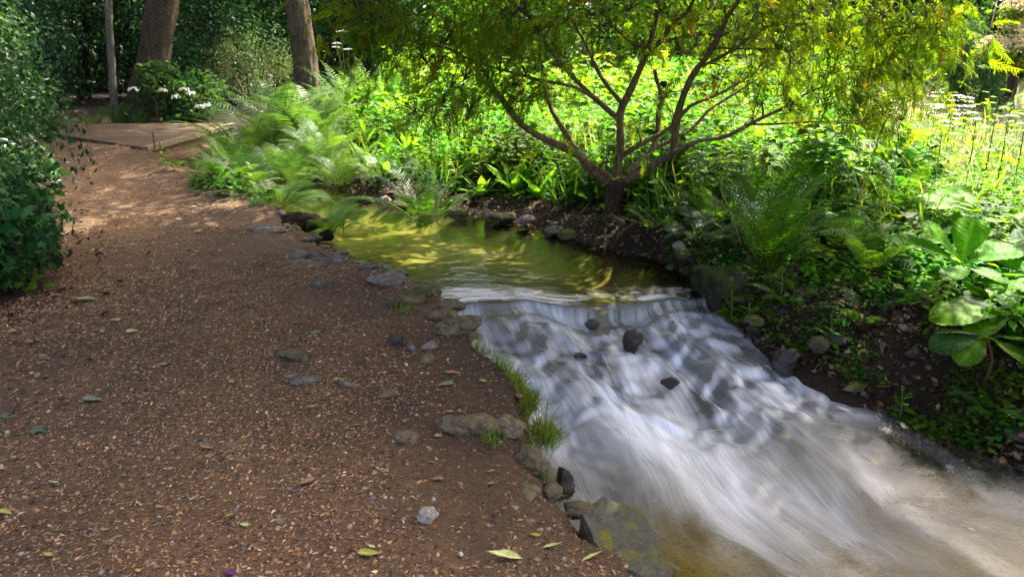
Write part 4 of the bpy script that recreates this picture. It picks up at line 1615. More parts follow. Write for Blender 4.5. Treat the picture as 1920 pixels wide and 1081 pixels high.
LG = (.11, .26, .018)
for (px_, py_, Y, n, L, w, lab, st) in (
        (965, 362, 8.2, 9, .42, .42, 'broad upright pale leaves of the plant left of the multi stemmed tree', 0),
        (905, 362, 8.3, 8, .34, .42, 'broad leaved plant beside the upright pale leaves at the far pool bank', 0),
        (765, 340, 9.4, 9, .40, .36, 'leafy pale plant with arching leaves behind the red stalked fern', .5),
        (725, 345, 9.0, 8, .34, .36, 'leafy pale plant left behind the red stalked fern', .45),
        (690, 330, 9.9, 8, .36, .34, 'leafy pale plant between the low pale fern and the arching plants', .5),
        (1010, 365, 8.0, 8, .34, .42, 'broad leaved plant close left of the tree foot', 0),
        (1225, 432, 6.35, 10, .32, .34, 'strap leaved plant on the bank right of the tree foot', 0),
        (1262, 428, 6.2, 9, .30, .42, 'broad glossy leaves on the bank beside the strap leaved plant', 0),
        (1310, 432, 6.05, 8, .28, .42, 'broad dark leaves on the bank above the white stone', 0),
        (1190, 405, 6.9, 8, .22, .4, 'small leafy plant tight against the right of the tree foot', 0),
        (640, 395, 7.6, 6, .26, .40, 'few pale leaves standing at the narrow head of the pool', .2)):
    p = at_y(px_, py_, Y)
    broad_plant('broad_leaved_plant', lab, p[0], p[1], n, L, w, LG if Y > 7 else (.075, .155, .03), 30, 82, 'ovate' if w > .35 else 'lance', stem=st)

for (px_, py_, Y, lab) in ((1372, 560, 4.85, 'small leafy plant hanging beside the right end of the weir'), (1405, 585, 4.7, 'trailing leafy plant just below the right end of the weir'), (1355, 520, 5.15, 'leafy plant on the mossy block by the weir'),
                           (1462, 560, 4.75, 'little leafy plant at the foot of the large dark fern'), (1560, 600, 4.35, 'little leafy plant above the mossy tan boulder'), (1700, 700, 3.85, 'leafy plant low on the dark bank under the big leaves')):
    p = at_y(px_, py_, Y)
    broad_plant('small_leafy_plant', lab, p[0], p[1], 12, .10, .5, (.075, .18, .014), -10, 45, 'ovate', stem=.22)

# tall leafy perennials glowing in the meadow edge
spots = [(1660, 250, 10.5), (1760, 262, 10.2), (1840, 258, 10.6), (1915, 255, 10.2), (1870, 335, 7.0), (1750, 350, 6.5), (1480, 300, 7.6), (1560, 320, 7.2), (1640, 300, 7.8), (1735, 320, 7.4), (1770, 300, 8.4), (1850, 305, 7.8), (1905, 320, 7.2), (1690, 340, 6.8), (1810, 345, 6.8), (1590, 270, 9.0), (1700, 270, 9.4), (1880, 275, 9.0), (1800, 280, 9.8)]
for k, (x, y, Y) in enumerate(spots):
    p = at_y(x, y, Y)
    broad_plant('tall_leafy_plant', 'glowing green leafy stem in the meadow edge, %s from the left' % ordinal(1 + sorted(spots).index((x, y, Y))), p[0], p[1], 15, .21, .5, (.125, .26, .014), -5, 35, 'ovate', 'leafy stems in the meadow edge', stem=rng.uniform(.65, .9))


# ------------------------------------------------------------------ ground cover, moss, bank litter, grass
def mini_plant(seed, kind, detail=True):
    r = np.random.default_rng(seed)
    parts = []
    if kind == 'nettle':
        H = 1.0
        lean = r.normal(0, .12, 2)
        top = np.array([lean[0], lean[1], H])
        w = .012
        parts.append((np.array([[-w, 0, 0], [w, 0, 0], top]), np.array([[0, 1, 2]]), np.array([.8, .8, .7])))
        for k in range(6):
            f = .25 + .75 * k / 5
            for s in (0, PI):
                a = k * PI / 2 + s + r.normal(0, .25)
                V, Fc, C = leaf6_T(.58, .25, .06) if detail else leaf2_T(.6, .25, .06)
                L = .36 * (1.15 - .6 * f)
                M = rot_zyx(np.array(a), np.array(r.uniform(-.25, .35)), np.array(r.normal(0, .2)))
                parts.append(((V * L) @ M.T + top * f, Fc, np.full(3, r.uniform(.8, 1.2))))
    else:
        for k in range(8):
            a = r.uniform(0, 6.28)
            V, Fc, C = leaf_T(.85, .15, .05)
            L = r.uniform(.25, .5)
            rad = r.uniform(.05, .5)
            M = rot_zyx(np.array(a), np.array(r.uniform(-.4, .3)), np.array(r.normal(0, .25)))
            parts.append(((V * L) @ M.T + np.array([math.cos(a) * rad, math.sin(a) * rad, r.uniform(.1, .5)]), Fc, np.full(3, r.uniform(.8, 1.2))))
    return merge(parts)


NETTLE = [mini_plant(k, 'nettle') for k in range(4)]
NETTLE_FAR = [mini_plant(k + 30, 'nettle', False) for k in range(4)]
LOWP = [mini_plant(k + 10, 'low') for k in range(4)]


def cover_field(name, label, n, x0, x1, y0, y1, h0, h1, col, keep, Ts, kinds='plants', squash=1.0):
    x = rng.uniform(x0, x1, n)
    y = rng.uniform(y0, y1, n)
    d, side = stream_sd(x, y)
    k = keep(x, y, d, side)
    x, y = x[k], y[k]
    m = len(x)
    p = np.stack([x, y, ground_z(x, y)], 1)
    s = rng.uniform(h0, h1, m) * (1 + .35 * fbm(x * .9, y * .9, 0, 2, 9)).clip(.4, 1.6)
    M = rot_zyx(rng.uniform(0, 6.28, m), rng.normal(0, .13, m), rng.normal(0, .13, m))
    tone = 1 + .45 * fbm(x * .9, y * .9, 3, 3, 6)
    V, Fc, C = scatter_many(Ts, p, M, s, jitter_col(col, m, .28, .26) * tone[:, None])
    return tag(link(name, make_mesh(name, V, Fc, C), M_COVER), label, kinds, kind='stuff')


def yew_clear(x, y):
    return np.hypot(x - .99, y - 7.1) > .28


right = lambda x, y, d, s: (s > .5) & (d > .55) & yew_clear(x, y)
cover_field('undergrowth', 'dense bright green leafy undergrowth behind the far pool bank', 5200, -3.5, 9.5, 6.0, 14.5, .32, .62, (.088, .215, .012),
            lambda x, y, d, s: right(x, y, d, s) & (d > .75) & (y > 6.9 - .6 * (x > 1.4)) & (x < .40 * y + .5 + .6 * fbm(x, y, 0, 2, 2)), NETTLE)
cover_field('undergrowth', 'leafy green undergrowth running back into the trees', 4200, -6, 14, 13, 24, .5, .95, (.12, .25, .02),
            lambda x, y, d, s: (s > .5) & (d > .8) & (x > -.05 * y - 1.2) & (x < .36 * y + 1.2), NETTLE_FAR)
cover_field('ground_cover', 'low green leaves covering the bank right of the pool', 4200, -2.6, 6, 4.0, 10, .12, .26, (.09, .23, .012),
            lambda x, y, d, s: right(x, y, d, s) & (rng.uniform(0, 1, len(x)) < sstep(.35, 1.1, d + .35 * fbm(x * 2, y * 2, 0, 2, 8))), LOWP)
cover_field('ground_cover', 'sparse green seedlings on the bare dark bank right of the white water', 17000, 1.3, 4.0, 2.6, 6.2, .03, .11, (.075, .18, .012),
            lambda x, y, d, s: (s > .5) & (d > .10) & (fbm(x * 3, y * 3, 0, 3, 71) > -.2), LOWP)
cover_field('ground_cover', 'bright leaves growing among the big leaved plants', 1700, 2.0, 5.5, 3.4, 6.4, .12, .32, (.09, .23, .010),
            lambda x, y, d, s: (s > .5) & (d > .55) & (rng.uniform(0, 1, len(x)) < .9), NETTLE + LOWP)
cover_field('ground_cover', 'tiny weeds and moss sprigs on the eroded left bank of the cascade', 5000, -.8, .7, 2.3, 5.2, .02, .055, (.085, .16, .014),
            lambda x, y, d, s: (s < .5) & (d > -.02) & (d < .14) & (fbm(x * 4, y * 4, 0, 2, 77) > -.1), LOWP)
cover_field('ground_cover', 'low weeds along the shrubs left of the path', 900, -9.5, -2.4, 2.0, 13, .10, .28, (.055, .15, .018),
            lambda x, y, d, s: (s < .5) & (x < path_left(y) - .12 + .2 * fbm(x * 2, y * 2, 0, 2, 4)), LOWP + NETTLE)
cover_field('ground_cover', 'green plants between the footbridge, ferns and pool', 900, -4.5, -1.2, 7.2, 14, .12, .3, (.08, .20, .018),
            lambda x, y, d, s: ((s < .5) & (d > .02) & (d < .55) & (y > 7.4)) | ((s > .5) & (d > .05) & (x < -1.4)), LOWP + NETTLE)


def bank_litter():
    """dead leaves, stems and crumbs of soil on the bare right bank and pool rim"""
    n = 52000
    x = np.concatenate([rng.uniform(-2.2, 5.0, n), rng.uniform(1.2, 4.4, 46000)])
    y = np.concatenate([rng.uniform(2.3, 9.2, n), rng.uniform(2.4, 6.4, 46000)])
    d, side = stream_sd(x, y)
    k = (side > .5) & (d > .04) & (d < 1.5)
    x, y = x[k], y[k]
    m = len(x)
    p = np.stack([x, y, ground_z(x, y) + .018], 1)
    pal = np.array([(.11, .062, .029), (.16, .095, .046), (.06, .033, .016), (.21, .14, .075), (.03, .018, .010)])
    c = pal[rng.choice(5, m, p=[.3, .22, .25, .08, .15])] * rng.uniform(.6, 1.3, m)[:, None]
    M = rot_zyx(rng.uniform(0, 6.28, m), rng.normal(0, .5, m), rng.normal(0, .5, m))
    V, Fc, C = scatter_many([leaf_T(.55, .3, .1), leaf2_T(.06, .05, .02), leaf2_T(.05, .1, .02), leaf_T(.7, -.2, .12)], p, M, rng.uniform(.015, .06, m), c)
    tag(link('leaf_litter', make_mesh('leaf_litter', V, Fc, C), M_LITTER), 'brown dead leaves and stems littering the bank right of the stream', 'leaf litter', kind='stuff')
    # left margin of the path, under the shrubs
    n = 5200
    x = rng.uniform(-6, -1.6, n)
    y = rng.uniform(1.6, 8, n)
    k = (x < path_left(y) + .9 * rng.uniform(0, 1, n) ** 2)
    x, y = x[k], y[k]
    m = len(x)
    p = np.stack([x, y, ground_z(x, y) + .01], 1)
    c = pal[rng.choice(5, m, p=[.25, .25, .25, .1, .15])] * rng.uniform(.6, 1.4, m)[:, None]
    M = rot_zyx(rng.uniform(0, 6.28, m), rng.normal(0, .35, m), rng.normal(0, .35, m))
    V, Fc, C = scatter_many([leaf_T(.55, .3, .2), leaf_T(.1, .05, .02), leaf_T(.9, -.2, .25)], p, M, rng.uniform(.02, .07, m), c)
    tag(link('leaf_litter', make_mesh('leaf_litter', V, Fc, C), M_LITTER), 'dry brown leaf litter along the left margin of the path', 'leaf litter', kind='stuff')
    # moss tufts
    n = 60000
    x = rng.uniform(-2.2, 4.0, n)
    y = rng.uniform(2.4, 9.2, n)
    d, side = stream_sd(x, y)
    patch = fbm(x * 2.6, y * 2.6, 0, 3, 55)
    k = (side > .5) & (d > .02) & (d < .75) & (patch > -.05)
    x, y = x[k], y[k]
    m = len(x)
    p = np.stack([x, y, ground_z(x, y) + .008], 1)
    c = jitter_col((.07, .105, .010), m, .35)
    M = rot_zyx(rng.uniform(0, 6.28, m), -rng.uniform(.2, 1.4, m), rng.normal(0, .3, m))
    V, Fc, C = scatter(leaf2_T(.4), p, M, rng.uniform(.008, .025, m), c)
    tag(link('moss', make_mesh('moss', V, Fc, C), M_COVER), 'yellow green moss cushions on the rim of the right bank', 'moss', kind='stuff')


bank_litter()


def blade_T(seed):
    r = np.random.default_rng(seed)
    b = r.uniform(.2, .75)
    P = [(0, 0), (.05 + .1 * b, .35), (.3 * b, .7), (.75 * b, 1 - .25 * b)]
    w = [.03, .026, .018, 0]
    V = []
    for (x, z), h in zip(P[:3], w):
        V += [[x, h, z], [x, -h, z]]
    V += [[P[3][0], 0, P[3][1]]]
    return np.array(V), np.array([[0, 1, 3], [0, 3, 2], [2, 3, 5], [2, 5, 4], [4, 5, 6]]), np.ones((7, 3))


BLADE_TS = [blade_T(k) for k in range(5)]


def grass(name, label, p, h0, h1, col, w=1.0, vary=.25, mat=None):
    m = len(p)
    s = rng.uniform(h0, h1, m)
    M = rot_zyx(rng.uniform(0, 6.28, m), rng.normal(0, .42, m), rng.normal(0, .42, m))
    V, Fc, C = scatter_many(BLADE_TS, p, M, np.stack([s, s * w, s], 1), jitter_col(col, m, vary, .15))
    return tag(link(name, make_mesh(name, V, Fc, C), mat or M_GRASS), label, 'grass', kind='stuff')


def bank_grass():
    L = smooth_path(np.concatenate([LB[12:18], np.zeros((6, 1))], 1), 300)
    n = 11000
    i = np.clip((rng.beta(2.2, 1.7, n) * 299), 0, 299).astype(int)
    q = L[i] + np.stack([-rng.normal(.02, .04, n), rng.normal(0, .03, n), np.zeros(n)], 1)
    clump = fbm(q[:, 0] * 6, q[:, 1] * 6, 0, 2, 61)
    q = q[clump > rng.normal(.05, .25, n)]
    q[:, 2] = np.maximum(ground_z(q[:, 0], q[:, 1]), -.22)
    grass('grass', 'strip of fresh green grass hanging over the white water', q, .035, .14, np.array([(.12, .21, .014), (.15, .22, .015), (.26, .22, .07), (.08, .15, .012)])[rng.choice(4, len(q), p=[.45, .27, .13, .15])], .45, .35)
    p = on_path_points(1, 0, 1, 2, 3)
    q = []
    for (x, y, k) in ((925, 845, 60), (760, 600, 50), (745, 590, 30), (862, 585, 40), (1045, 880, 90), (850, 600, 60), (690, 500, 40), (1250, 960, 30), (545, 405, 260), (570, 398, 260), (525, 405, 120)):
        c = at_z(x, y, -.02)
        r_ = rng.normal(0, .03, (k, 3))
        q.append(c + r_ * (2.6 if k > 100 else 1))
        q[-1][:, 2] = ground_z(q[-1][:, 0], q[-1][:, 1]) + (.07 if k > 100 else .01)
    q = np.concatenate(q)
    grass('grass', 'scattered small tufts of yellow green grass among the bank stones', q, .03, .09, (.12, .17, .02), 1.1)


bank_grass()


def meadow():
    n = 30000
    x = rng.uniform(1.8, 20, n)
    y = rng.uniform(6.5, 24, n)
    d, side = stream_sd(x, y)
    k = (side > .5) & (x > .36 * y + 1.0 + .5 * fbm(x, y, 0, 2, 3))
    x, y = x[k], y[k]
    p = np.stack([x, y, ground_z(x, y)], 1)
    mixc_ = np.where(rng.uniform(0, 1, len(p))[:, None] < .45, np.array([(.24, .36, .06)]), np.array([(.48, .43, .27)]))
    grass('meadow_grass', 'straw and green coloured meadow grass in bright sun', p, .22, .55, mixc_, .55, .2, M_STRAW)


meadow()


def undergrowth_grass():
    n = 9000
    x = rng.uniform(-3.5, 6.5, n)
    y = rng.uniform(5.2, 13, n)
    d, side = stream_sd(x, y)
    k = (side > .5) & (d > .5) & (fbm(x * 1.3, y * 1.3, 0, 2, 91) > .0) & (np.hypot(x - .99, y - 7.1) > .3)
    x, y = x[k], y[k]
    p = np.stack([x, y, ground_z(x, y)], 1)
    cc = np.where(rng.uniform(0, 1, len(p))[:, None] < .75, np.array([(.10, .21, .02)]), np.array([(.24, .22, .07)]))
    grass('undergrowth_grass', 'long thin grass blades rising through the green undergrowth', p, .3, .75, cc, .45, .3)


undergrowth_grass()


# ------------------------------------------------------------------ the multi-stemmed drooping conifer
def spray_T(seed, nst=11, wf=1.0):
    """feathery drooping spray: axis along +X bending down, thin twiglets both sides"""
    r = np.random.default_rng(seed)
    parts = []

    def strip(p0, d, L, w, droop, c):
        d = d / np.linalg.norm(d)
        side = np.cross(d, [0, 0, 1.0])
        nn = np.linalg.norm(side)
        side = np.array([0, 1.0, 0]) if nn < 1e-3 else side / nn
        side = side + np.array([0, 0, r.uniform(-.6, .6)])
        side /= np.linalg.norm(side)
        m = p0 + d * L * .5 + np.array([0, 0, -droop * L * .25])
        e = p0 + d * L + np.array([0, 0, -droop * L])
        V = np.array([p0 - side * w * .5, p0 + side * w * .5, m - side * w, m + side * w, e])
        parts.append((V, np.array([[0, 1, 3], [0, 3, 2], [2, 3, 4]]), np.full(3, c)))
    for k in range(nst):
        f = k / (nst - 1)
        p = np.array([f * .85, .06 * math.sin(f * 4 + seed), -.32 * f ** 1.6])
        for s in (-1, 1):
            d = np.array([.75, s * r.uniform(.5, .9), r.uniform(-.25, .1) - .5 * f])
            strip(p, d, r.uniform(.16, .34) * (1.1 - .5 * f), .024 * wf, r.uniform(.0, .5), r.uniform(.75, 1.2))
    strip(np.zeros(3), np.array([.85, 0, -.15]), .6, .010, .2, .5)
    strip(np.array([.5, 0, -.17]), np.array([.5, 0, -.6]), .55, .014, .3, .9)
    return merge(parts)


SPRAYS = [spray_T(k) for k in range(5)]
SPRAYS_COARSE = [spray_T(k + 20, 5, 2.6) for k in range(4)]


def conifer():
    base = np.array([.99, 7.1, gz(.99, 7.1)])
    t = thing('drooping_conifer', 'multi stemmed conifer with drooping feathery foliage beside the pool', 'tree', base)
    limbs = []

    def limb(pts, Y0, Y1, r0, r1, n=22, part='limb', mat=M_LIMB):
        k = len(pts)
        P = np.array([at_y(x, y, Y0 + (Y1 - Y0) * (i / (k - 1))) for i, (x, y) in enumerate(pts)]) - base
        P = smooth_path(P, n)
        P = P + .010 * np.stack([fbm(np.arange(n) * .5, 0, k * 3.1 + j, 2, int(pts[0][0] + j)) for j in range(3)], 1) * np.linspace(0, 1, n)[:, None]
        rad = .86 * np.linspace(r0, r1, n) * (1 + .10 * fbm(np.arange(n) * .6, 1.3 * k, 0, 2, int(pts[-1][0]) + 3000))
        V, Fc = tube(P, rad, 9, True, .12, k)
        limbs.append(P)
        return link(part, make_mesh(part, V, Fc, None, True), mat, t)

    P = np.array([[-.02, 0, -.12], [-.01, 0, .02], [0, 0, .12], at_y(1155, 338, 7.1) - base])
    V, Fc = tube(smooth_path(P, 12), np.interp(np.linspace(0, 1, 12), [0, .3, .75, 1], [.115, .088, .080, .105]), 14, True, .16, 3)
    link('trunk', make_mesh('trunk', V, Fc, None, True), bark_mat('conifer_trunk_bark', (.022, .012, .008), (.10, .055, .032), None, 0, 5, 12, .02), t)
    limb([(1152, 345), (1105, 315), (1085, 292), (1000, 250), (960, 212), (925, 165), (905, 130)], 7.1, 6.55, .058, .018)
    limb([(1090, 298), (1062, 252), (1035, 208), (1018, 150), (1012, 90)], 7.05, 7.6, .036, .014)
    limb([(1158, 345), (1125, 318), (1092, 298)], 7.05, 6.98, .034, .026)
    limb([(1156, 340), (1163, 270), (1162, 222), (1172, 190), (1196, 140), (1213, 98), (1228, 45), (1238, -30), (1250, -160)], 7.1, 7.4, .050, .022, 30)
    limb([(1160, 224), (1112, 182), (1068, 138), (1030, 92), (995, 35), (970, -30)], 7.18, 6.7, .032, .012)
    limb([(1112, 182), (1075, 163), (1022, 152), (965, 138), (880, 112), (830, 88), (768, 80), (715, 50)], 7.0, 6.3, .018, .006)
    limb([(1164, 192), (1126, 142), (1092, 72), (1066, 25), (1052, -20)], 7.2, 7.9, .024, .014)
    limb([(1208, 108), (1236, 80), (1262, 45), (1292, 18), (1312, -30)], 7.32, 7.0, .030, .016)
    limb([(1236, 80), (1290, 68), (1346, 64), (1392, 50), (1440, 20)], 7.25, 6.8, .018, .008)
    limb([(1206, 98), (1162, 62), (1130, 22), (1115, -30)], 7.32, 7.1, .018, .009)
    limb([(1158, 345), (1202, 325), (1240, 300), (1262, 285), (1268, 230), (1281, 180), (1300, 140), (1331, 100), (1356, 50), (1388, -5), (1450, -90)], 7.1, 6.3, .050, .020, 34)
    limb([(1262, 286), (1312, 264), (1362, 255), (1430, 220), (1482, 195), (1522, 170), (1590, 148), (1650, 140)], 6.78, 6.5, .026, .007)
    limb([(1395, 233), (1450, 233), (1530, 228), (1605, 233), (1650, 250)], 6.7, 6.3, .013, .005)
    limb([(1176, 328), (1216, 290), (1232, 255), (1235, 210), (1241, 180), (1228, 130)], 7.1, 7.7, .042, .022)
    limb([(1241, 186), (1250, 178), (1257, 170)], 7.55, 7.5, .020, .016)
    limb([(1166, 292), (1202, 270), (1256, 240), (1292, 200), (1342, 180), (1402, 145), (1452, 120), (1520, 95)], 7.14, 7.0, .028, .008)
    limb([(1228, 278), (1292, 245), (1332, 206), (1392, 166), (1442, 135), (1500, 105)], 7.3, 7.5, .022, .008)
    limb([(1346, 90), (1402, 92), (1470, 90), (1508, 74), (1560, 60)], 6.5, 6.1, .012, .005)
    limb([(1318, 124), (1372, 95), (1422, 60), (1480, 32), (1540, 0)], 6.6, 6.3, .018, .008)
    limb([(1388, -5), (1500, -90), (1620, -110), (1720, -30), (1775, 70)], 6.3, 5.9, .024, .008, 26)
    limb([(1500, -90), (1580, -60), (1650, 20), (1700, 110), (1715, 180)], 6.15, 5.8, .014, .005)
    limb([(995, 35), (900, -40), (800, -60), (720, -20), (680, 40)], 6.75, 6.0, .018, .006, 24)
    limb([(1052, -20), (1000, -120), (900, -180), (780, -170)], 7.8, 7.2, .016, .008)
    limb([(1250, -160), (1300, -320), (1290, -460)], 7.4, 7.6, .024, .012)

    # clumps of hanging sprays: photo x, y of the middle, depth, radius (m), count
    cl = [(650, 20, 6.2, .35, 90), (700, 45, 6.1, .35, 130), (760, 30, 6.3, .35, 130), (690, 130, 6.6, .25, 30), (800, 120, 6.3, .3, 70), (850, 60, 6.4, .35, 120), (905, 40, 6.5, .35, 110),
          (780, 210, 6.3, .22, 55), (830, 195, 6.35, .25, 70), (880, 205, 6.45, .22, 50), (870, 150, 6.5, .32, 90), (935, 110, 6.6, .35, 110), (960, 30, 6.4, .3, 110), (985, 190, 6.6, .25, 80),
          (960, 160, 6.6, .28, 80), (1010, 60, 6.6, .3, 100), (1000, 140, 6.7, .25, 50), (1060, 40, 6.9, .3, 70), (1120, 30, 7.0, .3, 70), (1060, 110, 7.0, .22, 25),
          (1180, 20, 7.2, .3, 70), (1240, 20, 7.1, .3, 60), (1210, 95, 7.2, .14, 40), (1300, 40, 6.9, .3, 60), (1340, 20, 6.8, .3, 70), (1390, 75, 6.7, .28, 60),
          (1420, 20, 6.4, .35, 120), (1470, 60, 6.4, .35, 130), (1520, 20, 6.2, .35, 140), (1500, 120, 6.5, .3, 110), (1570, 60, 6.1, .35, 150), (1560, 140, 6.3, .3, 120),
          (1630, 40, 6.0, .35, 160), (1640, 130, 6.1, .32, 140), (1690, 70, 5.95, .33, 150), (1700, 150, 6.0, .28, 110), (1735, 30, 5.9, .3, 120), (1755, 90, 5.9, .24, 80),
          (1600, 190, 6.3, .25, 70), (1655, 215, 6.2, .22, 60), (1545, 200, 6.4, .22, 45), (1460, 160, 6.7, .24, 55), (1430, 110, 6.8, .25, 50), (1610, 235, 6.3, .18, 35), (1690, 225, 6.15, .16, 30),
          (1420, 195, 6.7, .18, 25), (1480, 210, 6.6, .18, 25), (1345, 150, 6.6, .16, 20), (1290, 105, 6.9, .2, 25), (1150, 110, 7.4, .2, 18), (1195, 250, 7.0, .1, 8), (1140, 290, 7.0, .12, 10)]
    allP = np.concatenate(limbs)
    pos, cols, twigs = [], [], []
    for (x, y, Y, r, n) in cl:
        c = at_y(x, y, Y) - base
        n = max(4, int(n * (.40 if 1020 < x < 1400 else .58)))
        q = c + rng.normal(0, 1, (n, 3)) * np.array([r * .55, r * .75, r * .42])
        pos.append(q)
        tone = rng.choice(4, n, p=[.46, .36, .15, .03])
        cols.append(np.array([(.14, .235, .008), (.24, .32, .008), (.06, .115, .012), (.23, .11, .018)])[tone])
        j = np.argmin(((allP - c) ** 2).sum(1))
        for e in [c] + [q[i] for i in rng.integers(0, n, min(12, n))]:
            a = allP[j] if e is c else c
            m = (a + e) / 2 + rng.normal(0, .03, 3) + np.array([0, 0, .05])
            V, Fc = tube(smooth_path([a, m, e], 7), np.linspace(.008 if e is c else .0042, .0018, 7), 4)
            twigs.append((V, Fc, None))
    # fine side twigs fanning off the limbs, each ending in a few sprays
    for k in range(190):
        L_ = limbs[int(rng.integers(0, len(limbs)))]
        i = int(rng.integers(int(len(L_) * .35), len(L_) - 1))
        tn = L_[i + 1] - L_[i]
        tn /= np.linalg.norm(tn) + 1e-9
        dv = tn * rng.uniform(.2, .9) + rng.normal(0, .55, 3) + np.array([0, 0, .1])
        dv /= np.linalg.norm(dv)
        ln = rng.uniform(.18, .55)
        e = L_[i] + dv * ln - np.array([0, 0, .12 * ln])
        V, Fc = tube(smooth_path([L_[i], L_[i] + dv * ln * .5 + np.array([0, 0, .03]), e], 7), np.linspace(.0055, .0018, 7), 4)
        twigs.append((V, Fc, None))
        m = int(rng.integers(1, 5))
        pos.append(e + rng.normal(0, .05, (m, 3)))
        cols.append(np.array([(.14, .23, .008), (.07, .13, .012), (.24, .115, .02)])[rng.choice(3, m, p=[.66, .27, .07])])
    # the crown goes on above the frame, its unseen spread shaped to shade the stream
    top = []
    for k in range(190):
        a = rng.uniform(0, 6.28)
        rr = 3.6 * rng.uniform(0, 1) ** .5
        zc = rng.uniform(3.3, 5.8)
        rr *= np.interp(zc, [3.2, 4.2, 5.8], [1.0, 1.05, .55])
        top.append([.45 + rr * .86 * math.cos(a), 6.4 + rr * math.sin(a), zc])
    for k in range(95):  # unseen clumps added to keep the sun off the white water
        a = rng.uniform(0, 6.28)
        rr = rng.uniform(0, 1) ** .5
        top.append([3.0 + 1.3 * rr * math.cos(a), 5.6 + 1.8 * rr * math.sin(a), rng.uniform(3.2, 5.0)])
    for k in range(26):  # further unseen clumps added to shade the lower right water
        a = rng.uniform(0, 6.28)
        rr = rng.uniform(0, 1) ** .5
        top.append([4.4 + .8 * rr * math.cos(a), 4.4 + .5 * rr * math.sin(a), rng.uniform(3.4, 4.4)])
    top = [c for c in top if not ((c[0] > 3.25 and c[1] > 5.0) or (c[0] > 2.5 and 6.3 < c[1] < 8.3))]  # gaps cut in the unseen crown to let sun onto the right bank plants
    top = np.array(top) - base
    tq = (top[:, None] + rng.normal(0, .33, (len(top), 19, 3))).reshape(-1, 3)
    for c in top[::3]:
        j = np.argmin(((allP - c) ** 2).sum(1))
        V, Fc = tube(smooth_path([allP[j], (allP[j] + c) / 2 + np.array([0, 0, .15]), c], 7), np.linspace(.014, .005, 7), 4)
        twigs.append((V, Fc, None))
    pos = np.concatenate(pos)
    cols = np.concatenate(cols) * rng.uniform(.75, 1.3, len(pos))[:, None]
    n = len(pos)
    axis_r = np.hypot(pos[:, 0], pos[:, 1])
    out_yaw = np.arctan2(pos[:, 1], pos[:, 0])
    yaw = np.where(rng.uniform(0, 1, n) < .55, out_yaw + rng.normal(0, .7, n), rng.uniform(0, 6.28, n))
    M = rot_zyx(yaw, rng.normal(.40, .5, n), rng.normal(0, .5, n))
    A = scatter_many(SPRAYS, pos, M, rng.uniform(.10, .24, n), cols)
    n = len(tq)
    M = rot_zyx(rng.uniform(0, 6.28, n), rng.normal(.4, .35, n), rng.normal(0, .3, n))
    B = scatter_many(SPRAYS_COARSE, tq, M, np.stack([rng.uniform(.45, .65, n), rng.uniform(.5, .7, n) * 1.7, rng.uniform(.45, .65, n)], 1), jitter_col((.07, .12, .014), n, .25))
    V, Fc, C = merge([A, B])
    link('crown', make_mesh('crown', V, Fc, C), M_YEW, t)
    V, Fc, C = merge(twigs)
    link('twigs', make_mesh('twigs', V, Fc, C, True), M_TWIG, t)['kind'] = 'stuff'
    # little dark nest box-like stub hanging in the fork
    V, Fc = stone_mesh(5, 2, .9, .1)
    link('cut_stub', make_mesh('cut_stub', V * .045, Fc, None, True), M_BARK_DARK, t, loc=tuple(at_y(1244, 160, 7.5) - base))


conifer()


# ------------------------------------------------------------------ woodland trees
def tree(name, label, pts, Y, r0, r1, bark, crown, n_leaf, leaf, col, limbs=7, T=LEAF, group=None, lean_y=0.0, mat=None, ivy=0):
    """trunk through photo points at depth Y; crown: list of (centre, radii) in the world"""
    P = np.array([at_y(x, y, Y + lean_y * i) for i, (x, y) in enumerate(pts)])
    base = np.array([P[0, 0], P[0, 1], gz(P[0, 0], P[0, 1])])
    P[0, 2] = base[2] - .15
    t = thing(name, label, 'tree', base, group=group)
    topc = np.mean([c for c, r in crown], axis=0) if crown else P[-1]
    ext = [P[-1] + (topc - P[-1]) * f for f in (.35, .7, 1.0)] if crown else []
    Q = smooth_path(np.concatenate([P] + ([ext] if crown else [])) - base, 60)
    rad = np.interp(np.linspace(0, 1, 60), [0, .03, .08, .3, 1], [r0 * 1.75, r0 * 1.3, r0 * 1.05, r0 * .9, r1])
    V, Fc = tube(Q, rad, 44, True, .10, int(abs(P[0, 0] * 10)), .075)
    link('trunk', make_mesh('trunk', V, Fc, None, True), bark, t)
    if crown:
        parts = []
        for c, r in crown:
            for k in range(limbs):
                i = rng.integers(28, 55)
                d = rng.normal(size=3)
                d /= np.linalg.norm(d)
                e = np.asarray(c) - base + d * np.asarray(r) * .75
                m = (Q[i] + e) / 2 + np.array([0, 0, .4])
                parts.append(tube(smooth_path([Q[i], m, e], 9), np.linspace(r1 * .8, .02, 9), 6))
        V, Fc, C = merge(parts)
        link('branches', make_mesh('branches', V, Fc, C, True), bark, t)
        cl = []
        for c, r in crown:
            cl += [(np.asarray(a) - base, b) for a, b in sub_clumps(c, r, 18, .4)]
        V, Fc, C = foliage(cl, n_leaf, leaf, col, LEAF2, inner=.3)
        link('crown', make_mesh('crown', V, Fc, C), mat or M_TREELEAF, t)
    if ivy:
        i = rng.integers(0, 12, ivy)
        a = rng.uniform(-2.4, .2, ivy)
        p = Q[i] + np.stack([np.cos(a), np.sin(a), np.zeros(ivy)], 1) * (rad[i] * 1.08)[:, None] + rng.normal(0, .04, (ivy, 3))
        nn = np.stack([np.cos(a), np.sin(a), .3 * np.ones(ivy)], 1)
        V, Fc, C = scatter(IVY, p, face_rot(nn, .3), rng.uniform(.06, .11, ivy), jitter_col((.035, .08, .03), ivy))
        link('ivy', make_mesh('ivy', V, Fc, C), M_DARKLEAF, t)
    return t


